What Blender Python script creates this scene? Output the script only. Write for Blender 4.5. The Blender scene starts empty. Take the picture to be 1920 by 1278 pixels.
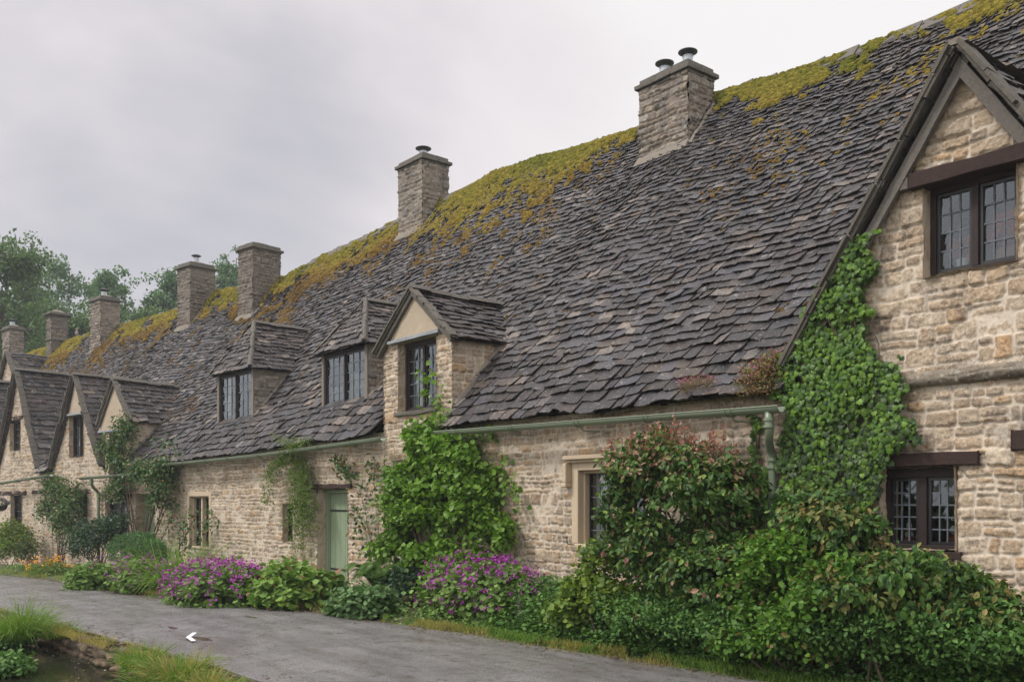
import bpy, math, random
import numpy as np
np.seterr(all='ignore')
random.seed(5)
RG = np.random.default_rng(11)
PI = math.pi
SC = bpy.context.scene
COL = SC.collection
R_ = math.radians

# ---------------------------------------------------------------- layout of the place (metres)
# x runs along the terrace (towards the right end), y into the buildings, z up.
CX, CY, CZ = 0.0, -8.4, 1.65            # where the photographer stood
FOC, HZ = 1750.0, 940.0
SN, CS = 0.6247, 0.7809
_S = np.linspace(-90, 12, 2041)
def _slope(s):
    q = np.clip((-17 - s) / 10.0, 0, 1)
    return 0.17 * q * q * (3 - 2 * q)
_YF = np.zeros_like(_S)
_sl = _slope(_S)
for _i in range(len(_S) - 2, -1, -1):
    _YF[_i] = _YF[_i + 1] - 0.5 * (_sl[_i] + _sl[_i + 1]) * (_S[_i + 1] - _S[_i])
def yf(s): return np.interp(s, _S, _YF)
def gz(x):
    """height of the lane: level near, falling a little towards the far end"""
    return -0.022 * np.clip(-13 - np.asarray(x, float), 0, 22)
def W(s, t, z):
    s = np.asarray(s, float); t = np.asarray(t, float); z = np.asarray(z, float)
    k = _slope(s); m = 1 / np.sqrt(1 + k * k)
    s, t, z, k, m = np.broadcast_arrays(s, t, z, k, m)
    return np.stack([s - k * m * t, yf(s) + m * t, z], -1)
def S_at(u, t=0.0):
    p = W(_S, t, 0); r = (p[:, 0] - CX) * SN + (p[:, 1] - CY) * CS; f = -(p[:, 0] - CX) * CS + (p[:, 1] - CY) * SN
    ok = f > 0.5
    uu = 960 + FOC * r[ok] / f[ok]
    return float(np.interp(u, uu, _S[ok]))
def D_at(u, t=0.0):
    p = W(S_at(u, t), t, 0)
    return float(-(p[0] - CX) * CS + (p[1] - CY) * SN)
def Z_at(u, v, t=0.0): return CZ + (HZ - v) / FOC * D_at(u, t)
def SZ(u, v, t=0.0): return S_at(u, t), Z_at(u, v, t)
def G_at(u, v, z=0.0):
    f = (CZ - z) * FOC / (v - HZ); r = (u - 960) / FOC * f
    return np.array([CX + r * SN - f * CS, CY + r * CS + f * SN, z])
def FP(u, v, f):
    """point at forward distance f"""
    r = (u - 960) / FOC * f
    return np.array([CX + r * SN - f * CS, CY + r * CS + f * SN, CZ + (HZ - v) / FOC * f])

# ---------------------------------------------------------------- noise
def _hash(ix, iy, sd):
    n = (ix.astype(np.int64) * 374761393 + iy.astype(np.int64) * 668265263 + sd * 1442695041) & 0xffffffff
    n = ((n ^ (n >> 13)) * 1274126177) & 0xffffffff
    n = ((n ^ (n >> 16)) * 2246822519) & 0xffffffff
    return ((n ^ (n >> 15)) & 0xffffff) / float(0xffffff)
def vn(x, y, sd=0):
    x = np.asarray(x, float); y = np.asarray(y, float); x, y = np.broadcast_arrays(x, y)
    ix = np.floor(x).astype(np.int64); iy = np.floor(y).astype(np.int64); fx = x - ix; fy = y - iy
    fx = fx * fx * (3 - 2 * fx); fy = fy * fy * (3 - 2 * fy)
    a = _hash(ix, iy, sd); b = _hash(ix + 1, iy, sd); c = _hash(ix, iy + 1, sd); d = _hash(ix + 1, iy + 1, sd)
    return (a + (b - a) * fx) * (1 - fy) + (c + (d - c) * fx) * fy
def fbm(x, y, sd=0, o=4):
    v = 0; a = .5; x = np.asarray(x, float); y = np.asarray(y, float)
    for i in range(o):
        v = v + a * vn(x, y, sd + i * 17); x = x * 2.03 + 3.1; y = y * 2.03 + 1.7; a *= .5
    return v / (1 - .5 ** o)
def sst(a, b, x):  # smooth step; works both ways
    q = np.clip((x - a) / (b - a), 0, 1); return q * q * (3 - 2 * q)

# ---------------------------------------------------------------- objects
ORG = {}
def tag(o, label=None, cat=None, group=None, kind=None):
    if label: o['label'] = label
    if cat: o['category'] = cat
    if group: o['group'] = group
    if kind: o['kind'] = kind
    return o
def thing(name, loc, label, cat, group=None):
    o = bpy.data.objects.new(name, None); COL.objects.link(o)
    o.empty_display_size = .2
    o.location = [float(c) for c in loc]; ORG[o] = np.array(loc, float)
    return tag(o, label, cat, group)
def emit(name, V, FL, mat, parent=None, loc=None, attrs=None, smooth=False):
    """V: (n,3) world points; FL: list of face index arrays (m,k) or lists"""
    V = np.asarray(V, float)
    o0 = ORG[parent] if parent is not None else (np.array(loc, float) if loc is not None else np.zeros(3))
    me = bpy.data.meshes.new(name)
    if isinstance(FL, np.ndarray): FL = [FL]
    idx = []; tot = []
    for f in FL:
        if isinstance(f, np.ndarray):
            if len(f) == 0: continue
            idx.append(f.reshape(-1)); tot.append(np.full(len(f), f.shape[1], np.int64))
        else:
            idx.append(np.array(f, np.int64)); tot.append(np.array([len(f)], np.int64))
    idx = np.concatenate(idx); tot = np.concatenate(tot)
    st = np.concatenate([[0], np.cumsum(tot)[:-1]])
    me.vertices.add(len(V)); me.vertices.foreach_set('co', (V - o0).astype(np.float32).ravel())
    me.loops.add(len(idx)); me.loops.foreach_set('vertex_index', idx.astype(np.int32))
    me.polygons.add(len(tot)); me.polygons.foreach_set('loop_start', st.astype(np.int32))
    me.polygons.foreach_set('use_smooth', np.full(len(tot), bool(smooth)))
    if attrs:
        for k, a in attrs.items():
            at = me.attributes.new(k, 'FLOAT', 'POINT'); at.data.foreach_set('value', np.asarray(a, np.float32))
    me.update(calc_edges=True)
    me.materials.append(mat)
    o = bpy.data.objects.new(name, me); COL.objects.link(o)
    if parent is not None: o.parent = parent
    else: o.location = o0.tolist()
    ORG[o] = o0
    return o
class MB:
    def __init__(self): self.V = []; self.F = []; self.n = 0; self.A = []
    def add(self, V, FL, a=None):
        V = np.asarray(V, float).reshape(-1, 3)
        if isinstance(FL, np.ndarray): FL = [FL]
        for f in FL: self.F.append(np.asarray(f, np.int64) + self.n if isinstance(f, np.ndarray) else [i + self.n for i in f])
        self.V.append(V); self.n += len(V)
        self.A.append(np.full(len(V), 0.0) if a is None else np.broadcast_to(np.asarray(a, float), (len(V),)))
    BF = np.array([[0, 3, 2, 1], [4, 5, 6, 7], [0, 1, 5, 4], [1, 2, 6, 5], [2, 3, 7, 6], [3, 0, 4, 7]])
    def hexa(self, P): self.add(P, MB.BF)                # 8 corners: bottom ring, top ring
    def box(self, s0, s1, t0, t1, z0, z1, jit=0.0, seg=1):
        if s0 > s1: s0, s1 = s1, s0
        for i in range(seg):
            a = s0 + (s1 - s0) * i / seg; b = s0 + (s1 - s0) * (i + 1) / seg
            c = np.array([[a, t0, z0], [b, t0, z0], [b, t1, z0], [a, t1, z0], [a, t0, z1], [b, t0, z1], [b, t1, z1], [a, t1, z1]], float)
            if jit: c += RG.uniform(-jit, jit, c.shape)
            self.hexa(W(c[:, 0], c[:, 1], c[:, 2]))
    def wbox(self, x0, x1, y0, y1, z0, z1, jit=0.0):
        c = np.array([[x0, y0, z0], [x1, y0, z0], [x1, y1, z0], [x0, y1, z0], [x0, y0, z1], [x1, y0, z1], [x1, y1, z1], [x0, y1, z1]], float)
        if jit: c += RG.uniform(-jit, jit, c.shape)
        self.hexa(c)
    def tube(self, pts, r, n=8, cap=True):
        P = np.asarray(pts, float); m = len(P); r = np.broadcast_to(np.asarray(r, float), (m,))
        T = np.gradient(P, axis=0); T /= np.linalg.norm(T, axis=1)[:, None] + 1e-9
        ref = np.array([0, 0, 1.]) if abs(T[:, 2]).mean() < .8 else np.array([1., 0, 0])
        A = np.cross(T, ref); A /= np.linalg.norm(A, axis=1)[:, None] + 1e-9; B = np.cross(T, A)
        th = np.linspace(0, 2 * PI, n, endpoint=False)
        V = P[:, None] + r[:, None, None] * (np.cos(th)[None, :, None] * A[:, None] + np.sin(th)[None, :, None] * B[:, None])
        i = np.arange(m - 1)[:, None] * n; j = np.arange(n)[None]; j2 = (j + 1) % n
        F = np.stack([i + j, i + j2, i + n + j2, i + n + j], -1).reshape(-1, 4)
        fl = [F]
        if cap: fl += [list(range(n - 1, -1, -1)), list(range((m - 1) * n, m * n))]
        self.add(V.reshape(-1, 3), fl)
    def lathe(self, c, prof, n=14):
        """prof: (r,z) list"""
        c = np.asarray(c, float); th = np.linspace(0, 2 * PI, n, endpoint=False); m = len(prof)
        V = np.array([[c[0] + r * math.cos(a), c[1] + r * math.sin(a), c[2] + z] for r, z in prof for a in th])
        i = np.arange(m - 1)[:, None] * n; j = np.arange(n)[None]; j2 = (j + 1) % n
        F = np.stack([i + j, i + j2, i + n + j2, i + n + j], -1).reshape(-1, 4)
        self.add(V, [F, list(range(n - 1, -1, -1)), list(range((m - 1) * n, m * n))])
    def build(self, name, mat, parent=None, loc=None, attr=None, smooth=False):
        return emit(name, np.concatenate(self.V), self.F, mat, parent, loc, {attr: np.concatenate(self.A)} if attr else None, smooth)
def bevel(o, w=.008, seg=2):
    m = o.modifiers.new('bevel', 'BEVEL'); m.width = w; m.segments = seg; m.limit_method = 'ANGLE'; return o

# ---------------------------------------------------------------- materials
def mat_new(name):
    m = bpy.data.materials.new(name); m.use_nodes = True; nt = m.node_tree
    b = nt.nodes['Principled BSDF']; return m, nt, b
class N:
    def __init__(s, nt): s.nt = nt
    def n(s, t, **kw):
        x = s.nt.nodes.new(t)
        for k, v in kw.items(): setattr(x, k, v)
        return x
    def l(s, a, b): s.nt.links.new(a, b)
    def noise(s, sc, det=4, rough=.55, vec=None, dist=0):
        x = s.n('ShaderNodeTexNoise'); x.inputs['Scale'].default_value = sc; x.inputs['Detail'].default_value = det
        x.inputs['Roughness'].default_value = rough; x.inputs['Distortion'].default_value = dist
        if vec is not None: s.l(vec, x.inputs['Vector'])
        return x.outputs['Fac']
    def ramp(s, fac, stops, interp='LINEAR'):
        x = s.n('ShaderNodeValToRGB'); e = x.color_ramp.elements; x.color_ramp.interpolation = interp
        while len(e) < len(stops): e.new(.5)
        for el, (p, c) in zip(e, stops):
            el.position = p; el.color = (c[0], c[1], c[2], 1) if not isinstance(c, (int, float)) else (c, c, c, 1)
        s.l(fac, x.inputs['Fac']); return x.outputs['Color']
    def mix(s, f, a, b, mode='MIX'):
        x = s.n('ShaderNodeMix'); x.data_type = 'RGBA'; x.blend_type = mode
        for i, v in ((0, f), (6, a), (7, b)):
            if isinstance(v, (int, float)): x.inputs[i].default_value = v
            elif isinstance(v, tuple): x.inputs[i].default_value = (*v, 1)
            else: s.l(v, x.inputs[i])
        return x.outputs[2]
    def math(s, op, a, b=0.0, clamp=False):
        x = s.n('ShaderNodeMath', operation=op, use_clamp=clamp)
        for i, v in ((0, a), (1, b)):
            if isinstance(v, (int, float)): x.inputs[i].default_value = v
            else: s.l(v, x.inputs[i])
        return x.outputs[0]
    def attr(s, nm): x = s.n('ShaderNodeAttribute'); x.attribute_name = nm; return x.outputs['Fac']
    def obj(s): return s.n('ShaderNodeTexCoord').outputs['Object']
    def pos(s): return s.n('ShaderNodeNewGeometry').outputs['Position']
    def isl(s): return s.n('ShaderNodeNewGeometry').outputs['Random Per Island']
    def bump(s, h, st=.3, d=.01):
        x = s.n('ShaderNodeBump'); x.inputs['Strength'].default_value = st; x.inputs['Distance'].default_value = d
        s.l(h, x.inputs['Height']); return x.outputs['Normal']
def M_stone(name, cols, mortar, dark=.5, darkcol=(.07, .06, .055), lich=.0, bs=.5):
    m, nt, b = mat_new(name); q = N(nt); p = q.pos()
    sid = q.attr('sid'); mo = q.attr('mort')
    c = q.ramp(sid, [(i / (len(cols) - 1), x) for i, x in enumerate(cols)])
    n1 = q.noise(9, 6, .65, p); n2 = q.noise(45, 5, .7, p); n3 = q.noise(1.1, 5, .7, p)
    c = q.mix(q.ramp(n1, [(.3, .0), (.7, .75)]), c, (.70, .64, .57), 'MULTIPLY')
    c = q.mix(.75, c, q.ramp(n2, [(.25, (.32, .30, .28)), (.5, (.82, .81, .80)), (.72, (1.32, 1.28, 1.2))]), 'MULTIPLY')
    c = q.mix(q.ramp(n1, [(.60, 0), (.70, .5)]), c, (.66, .42, .24), 'MULTIPLY')
    c = q.mix(q.ramp(q.noise(20, 5, .75, p), [(.56, 0), (.66, .75)]), c, (.36, .31, .27), 'MULTIPLY')
    mc = q.mix(q.noise(30, 4, .6, p), tuple(x * .8 for x in mortar), mortar)
    c = q.mix(mo, c, mc)
    st = q.math('MULTIPLY', q.ramp(n3, [(.5, 0), (.68, 1)]), q.ramp(q.noise(5.5, 6, .7, p), [(.42, 0), (.62, 1)]))
    sx = q.ramp(q.noise(2.6, 7, .75, p), [(.50, 0), (.60, 1)]); c = q.mix(q.math('MULTIPLY', q.math('MULTIPLY', sx, q.ramp(n2, [(.35, 1), (.6, .15)])), dark * .8), c, (.13, .11, .095))
    c = q.mix(q.math('MULTIPLY', st, dark), c, darkcol)
    if lich:
        c = q.mix(q.math('MULTIPLY', q.ramp(q.noise(14, 5, .6, p), [(.58, 0), (.66, 1)]), lich), c, (.55, .54, .48))
    q.l(c, b.inputs['Base Color']); b.inputs['Roughness'].default_value = .92
    h = q.math('ADD', q.math('MULTIPLY', n2, .5), n1)
    q.l(q.bump(h, bs, .02), b.inputs['Normal'])
    b.inputs['Specular IOR Level'].default_value = .25
    return m
def M_plain(name, c1, c2, sc=8, rough=.7, bump=.2, bd=.006, spec=.3, det=5):
    m, nt, b = mat_new(name); q = N(nt); p = q.pos()
    n = q.noise(sc, det, .6, p); n2 = q.noise(sc * 6, det, .7, p)
    q.l(q.mix(q.math('MULTIPLY', q.math('ADD', n, n2), .5), c1, c2), b.inputs['Base Color'])
    b.inputs['Roughness'].default_value = rough; b.inputs['Specular IOR Level'].default_value = spec
    if bump: q.l(q.bump(n2, bump, bd), b.inputs['Normal'])
    return m
def M_leaf(name, stops, tint=None, rough=.45, trans=.22, spec=.25):
    m, nt, b = mat_new(name); q = N(nt)
    c = q.ramp(q.isl(), [(i / (len(stops) - 1), x) for i, x in enumerate(stops)])
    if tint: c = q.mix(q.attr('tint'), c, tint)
    c = q.mix(.5, c, q.ramp(q.noise(3, 3, .5, q.pos()), [(.3, (.75, .75, .7)), (.7, (1.55, 1.5, 1.2))]), 'MULTIPLY')
    q.l(c, b.inputs['Base Color']); b.inputs['Roughness'].default_value = rough; b.inputs['Specular IOR Level'].default_value = spec
    tr = q.n('ShaderNodeBsdfTranslucent'); q.l(q.mix(.6, c, (1.3, 1.5, .5), 'MULTIPLY'), tr.inputs['Color'])
    ms = q.n('ShaderNodeMixShader'); ms.inputs[0].default_value = trans
    q.l(b.outputs[0], ms.inputs[1]); q.l(tr.outputs[0], ms.inputs[2]); q.l(ms.outputs[0], nt.nodes['Material Output'].inputs['Surface'])
    return m
WALLC = [(0.41, 0.322, 0.239), (0.604, 0.496, 0.379), (0.507, 0.405, 0.303), (0.647, 0.55, 0.434), (0.356, 0.291, 0.234), (0.593, 0.496, 0.39), (0.464, 0.377, 0.293), (0.571, 0.405, 0.254), (0.636, 0.55, 0.456)]
m_wall = M_stone('rubble_limestone', WALLC, (.62, .53, .43), dark=.7)
m_wallg = M_stone('weathered_limestone', WALLC, (.65, .56, .46), dark=.9)
m_jamb = M_stone('dressed_limestone', [(.44, .35, .25), (.60, .50, .38), (.50, .40, .30)], (.56, .46, .36), dark=.5)
m_chim = M_stone('chimney_stone', [(.24, .21, .185), (.36, .33, .29), (.28, .235, .20), (.42, .38, .33), (.20, .195, .19), (.38, .31, .25)], (.25, .205, .17), dark=.7, lich=.3)
m_chimd = M_stone('dark_chimney_stone', [(.17, .155, .14), (.25, .22, .195), (.20, .175, .155), (.29, .26, .23)], (.20, .17, .145), dark=.6, lich=.3)
m_cap = M_plain('weathered_capstone', (.0, .0, .0), (.26, .235, .205), 14, .9, .6, .015)
m_rend = M_plain('lime_render', (.33, .265, .195), (.50, .41, .31), 5, .9, .25)
m_flaunch = M_plain('mortar_flaunching', (.10, .085, .07), (.30, .26, .22), 14, .95, .5, .01)
m_oak = M_plain('weathered_dark_oak', (.0, .0, .0), (.095, .055, .048), 30, .75, .9, .012)
m_verge = M_plain('lichened_verge_stone', (.0, .0, .0), (.27, .24, .205), 17, .9, .8, .02)
m_oakg = M_plain('silvered_oak', (.02, .018, .016), (.36, .32, .285), 26, .85, .9, .02)
m_woak = M_plain('near_black_window_oak', (.004, .003, .003), (.045, .028, .026), 26, .6, .4)
m_frame = M_plain('black_painted_iron', (.008, .008, .01), (.025, .022, .024), 30, .4, .15, spec=.5)
m_lead = M_plain('lead_cames', (.07, .08, .095), (.15, .17, .195), 30, .5, .1)
m_flash = M_plain('lead_flashing', (.17, .19, .21), (.36, .38, .41), 6, .55, .2)
m_green = M_plain('sage_green_paint', (.150, .185, .125), (.20, .24, .165), 10, .35, .06, .003, spec=.5)
m_door = M_plain('pale_green_door_paint', (.20, .26, .165), (.27, .33, .22), 5, .4, .08, .003, spec=.45)
m_steel = M_plain('galvanised_steel', (.30, .33, .37), (.50, .53, .57), 12, .35, .1); m_steel.node_tree.nodes['Principled BSDF'].inputs['Metallic'].default_value = .7
m_cowl = M_plain('dark_cowl', (.02, .022, .03), (.05, .055, .065), 14, .35, .1, spec=.5)
m_curt = M_plain('white_net_curtain', (.42, .45, .48), (.66, .70, .72), 10, .9, .1)
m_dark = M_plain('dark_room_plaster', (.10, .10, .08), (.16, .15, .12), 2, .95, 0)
m_twig = M_plain('brown_stems', (.05, .035, .025), (.14, .10, .075), 20, .9, .4)
m_terra = M_plain('terracotta', (.26, .09, .05), (.40, .16, .09), 10, .7, .2)
m_white = M_plain('white_paper', (.74, .75, .76), (.84, .85, .86), 10, .6, .05)
def M_slate(name, cs, lich=.5, orange=.5, rough=.36):
    m, nt, b = mat_new(name); q = N(nt); p = q.pos()
    c = q.ramp(q.isl(), [(i / (len(cs) - 1), x) for i, x in enumerate(cs)])
    n1 = q.noise(14, 6, .7, p); n2 = q.noise(60, 4, .7, p); n3 = q.noise(1.3, 4, .6, p)
    c = q.mix(.7, c, q.ramp(n1, [(.30, (.30, .27, .26)), (.5, (.95, .94, .98)), (.68, (2.3, 2.25, 2.35))]), 'MULTIPLY')
    c = q.mix(.6, c, q.ramp(n2, [(.3, (.45, .45, .45)), (.7, (1.7, 1.65, 1.6))]), 'MULTIPLY')
    c = q.mix(q.math('MULTIPLY', q.ramp(q.math('FRACT', q.math('MULTIPLY', q.isl(), 37.7)), [(.93, 0), (.95, 1)]), q.ramp(n1, [(.35, .2), (.6, .8)])), c, (.19, .165, .14))
    c = q.mix(q.math('MULTIPLY', q.ramp(q.math('FRACT', q.math('MULTIPLY', q.isl(), 91.3)), [(.80, 0), (.84, 1)]), .35), c, (.085, .088, .105))
    c = q.mix(q.ramp(q.noise(32, 4, .65, p), [(.625, 0), (.68, .85)]), c, (.34, .33, .30))
    c = q.mix(.85, c, q.ramp(n3, [(.32, (.72, .70, .74)), (.5, (1.1, 1.05, 1.05)), (.68, (1.6, 1.42, 1.30))]), 'MULTIPLY')
    l = q.math('MULTIPLY', q.ramp(q.noise(7, 7, .72, p, .6), [(.61, 0), (.64, 1)]), lich)
    c = q.mix(l, c, (.33, .31, .285))
    o = q.math('MULTIPLY', q.ramp(q.noise(5, 7, .7, p, .3), [(.60, 0), (.68, 1)]), q.ramp(n3, [(.42, 0), (.6, orange)]))
    c = q.mix(o, c, (.17, .095, .035))
    q.l(c, b.inputs['Base Color'])
    q.l(q.ramp(n1, [(.3, rough - .1), (.7, rough + .3)]), b.inputs['Roughness'])
    b.inputs['Specular IOR Level'].default_value = .42
    q.l(q.bump(q.math('ADD', q.math('MULTIPLY', n2, .4), n1), .8, .02), b.inputs['Normal'])
    return m
SL = [(0.0109, 0.0092, 0.0088), (0.0251, 0.023, 0.0251), (0.0168, 0.013, 0.0117), (0.0355, 0.0347, 0.0402), (0.0117, 0.01, 0.01), (0.0301, 0.023, 0.0188), (0.0184, 0.0168, 0.0184), (0.0276, 0.0259, 0.0285), (0.0481, 0.0384, 0.031), (0.0209, 0.0175, 0.0168), (0.0397, 0.0384, 0.0418)]
m_slate = M_slate('stone_slates', SL, .55, .7)
m_slate2 = M_slate('dormer_stone_slates', [(.020, .016, .015), (.045, .037, .034), (.028, .023, .022), (.065, .056, .051)], .85, .25, .5)
m_deck = M_plain('roof_deck', (.012, .011, .011), (.025, .022, .02), 8, .95, 0)
m_moss, _nt, _b = mat_new('roof_moss'); _q = N(_nt); _p = _q.pos()
_c = _q.ramp(_q.attr('tint'), [(0, (.11, .115, .018)), (.35, (.20, .16, .028)), (.7, (.165, .10, .026)), (1, (.085, .052, .022))])
_c = _q.mix(.7, _c, _q.ramp(_q.isl(), [(0, (.5, .5, .5)), (1, (1.35, 1.35, 1.3))]), 'MULTIPLY')
_c = _q.mix(.6, _c, _q.ramp(_q.noise(50, 4, .7, _p), [(.35, (.25, .25, .25)), (.65, (1.7, 1.7, 1.6))]), 'MULTIPLY')
_q.l(_c, _b.inputs['Base Color']); _b.inputs['Roughness'].default_value = 1; _b.inputs['Specular IOR Level'].default_value = .1
_q.l(_q.bump(_q.noise(90, 3, .7, _p), .8, .02), _b.inputs['Normal'])
def M_glass():
    m, nt, b = mat_new('old_window_glass'); q = N(nt); nt.nodes.remove(b)
    g = q.n('ShaderNodeBsdfGlossy'); g.inputs['Roughness'].default_value = .06; g.inputs['Color'].default_value = (.85, .92, 1, 1)
    t = q.n('ShaderNodeBsdfTransparent'); t.inputs['Color'].default_value = (.80, .84, .82, 1)
    lw = q.n('ShaderNodeFresnel'); lw.inputs['IOR'].default_value = 1.55
    nz = q.noise(3.0, 2, .5, q.pos()); bp = q.bump(nz, .35, .05); q.l(bp, g.inputs['Normal']); q.l(bp, lw.inputs['Normal'])
    f = q.math('MULTIPLY', lw.outputs[0], 1.2, True); f = q.math('ADD', f, .05, True)
    ms = q.n('ShaderNodeMixShader'); q.l(f, ms.inputs[0]); q.l(t.outputs[0], ms.inputs[1]); q.l(g.outputs[0], ms.inputs[2])
    q.l(ms.outputs[0], nt.nodes['Material Output'].inputs['Surface']); return m
m_glass = M_glass()
# ---------------------------------------------------------------- terrace profile
def prof(pts, t):
    a = sorted((S_at(u, t), Z_at(u, v, t)) for u, v in pts)
    return np.array([x for x, _ in a]), np.array([z for _, z in a])
TR, TE = 4.7, -0.28                     # ridge and eaves, measured into the building from the wall face
_rs, _rz = prof([(1920, -30), (1850, 0), (1760, 38), (1640, 85), (1480, 142), (1345, 182), (1200, 246), (1160, 256), (1080, 282), (1000, 303), (930, 328), (840, 372),
                 (750, 412), (715, 432), (600, 484), (540, 520), (500, 532), (440, 542), (405, 548), (335, 580), (300, 592), (225, 612), (165, 628), (130, 640), (90, 652), (40, 668), (0, 682)], TR)
_es, _ez = prof([(1475, 736), (1395, 742), (1220, 765), (865, 799), (722, 811), (600, 830), (300, 867), (150, 887), (95, 884), (0, 902)], TE)
def zridge(s): return np.interp(s, _rs, _rz)
def zeave(s): return np.interp(s, _es, _ez)
def roofz(s, t):
    s = np.asarray(s, float); q = (t - TE) / (TR - TE)
    z = zeave(s) + (zridge(s) - zeave(s)) * q - .16 * np.sin(PI * np.clip(q, 0, 1))
    return z + .07 * (fbm(s * .35, q * 3 + 9, 3, 3) - .5) + .05 * (vn(s * 1.3, q * 7, 5) - .5)
PHI = math.atan2(6.1, 4.98)
LEN = math.hypot(6.1, 4.98)
def P_main(a, b, h):
    t = TE + b / LEN * (TR - TE)
    return W(a, t - h * math.sin(PHI), roofz(a, t) + h * math.cos(PHI))
CUTS = []                               # cross roofs: (fn(s,t)->height, t0, s0, s1)
def under_cut(s, t, z, marg=.1):
    k = np.zeros(np.broadcast(s, t).shape, bool)
    for fn, t0, s0, s1 in CUTS:
        k |= (s > s0) & (s < s1) & (t > t0) & (z < fn(s, t) - marg)
    return k
def slate_arrays(rows, arng, keep, P, seed=1, aclip=None, thick=(.012, .030), hb=.050):
    g = np.random.default_rng(seed); A0 = []; A1 = []; B0 = []; E = []; 
    for b0, ex, w0, w1 in rows:
        a0, a1 = arng(b0)
        if a1 - a0 < .05: continue
        n = int((a1 - a0) / (.5 * (w0 + w1))) + 4
        w = g.uniform(w0, w1, n); e = a0 + np.concatenate([[0], np.cumsum(w)]) - g.uniform(0, w1)
        x0 = np.maximum(e[:-1], a0); x1 = np.minimum(e[1:], a1); ok = x1 - x0 > .03
        x0 = x0[ok]; x1 = x1[ok]; m = keep((x0 + x1) / 2, b0 + ex * .4)
        A0.append(x0[m]); A1.append(x1[m]); B0.append(np.full(m.sum(), b0) + .022 * (vn(x0[m] * .8, b0 * 9, 2) - .5) * 2); E.append(np.full(m.sum(), ex))
    A0 = np.concatenate(A0); A1 = np.concatenate(A1); B0 = np.concatenate(B0); E = np.concatenate(E); n = len(A0)
    fr = np.array([0, .07, .33, .66, .93, 1.]); gap = g.uniform(.001, .006, n)
    a = (A0 + gap)[:, None] + (A1 - A0 - 2 * gap)[:, None] * fr[None]
    sc = E / .2
    b = B0[:, None] + g.uniform(-.018, .018, (n, 6)) * sc[:, None] + g.normal(0, .016, n)[:, None] * sc[:, None]
    b[:, 0] += g.uniform(.008, .05, n) * sc; b[:, 5] += g.uniform(.008, .05, n) * sc
    h = hb * (.75 + .25 * sc)[:, None] + g.uniform(-.006, .020, n)[:, None] + g.uniform(-.016, .016, n)[:, None] * (fr[None] - .5) * 2 + g.uniform(-.003, .003, (n, 6))
    ln = E * 2.1
    sk = g.normal(0, .012, n)
    Lm = rows[-1][0] + rows[-1][1]; at = np.stack([A0 + gap, A1 - gap], 1) + sk[:, None]; bt = np.minimum(B0 + ln, Lm - .03)[:, None] + np.zeros((1, 2))
    if aclip: lo, hi = aclip(bt); at = np.clip(at, lo, hi)
    at[:, 1] = np.maximum(at[:, 1], at[:, 0] + .002); b = np.minimum(b, Lm - .01); ht = np.full((n, 2), .004)
    aa = np.concatenate([a, at], 1); bb = np.concatenate([b, bt], 1); hh = np.concatenate([h, ht], 1)
    th = g.uniform(*thick, n)[:, None]
    V = np.concatenate([P(aa, bb, hh), P(aa, bb + .004, hh - th)], 1)       # n,16,3
    o = (np.arange(n) * 16)[:, None]
    top = np.array([[0, 1, 2, 3, 4, 5, 7, 6]]); 
    F = [o + top]
    for q in ([8, 9, 1, 0], [9, 10, 2, 1], [10, 11, 3, 2], [11, 12, 4, 3], [12, 13, 5, 4], [13, 15, 7, 5], [14, 8, 0, 6]): F.append(o + np.array([q]))
    return V, F, n
def mk_rows(L, e0, e1, w0, w1):
    rows = []; b = 0.0
    while b < L - .02:
        q = b / L; ex = (e0 + (e1 - e0) * q) * random.uniform(.9, 1.1); w = w0 + (w1 - w0) * q
        rows.append((b, ex, w * .55, w * 1.45)); b += ex
    return rows
MROWS = mk_rows(LEN, .205, .082, .29, .13)
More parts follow.
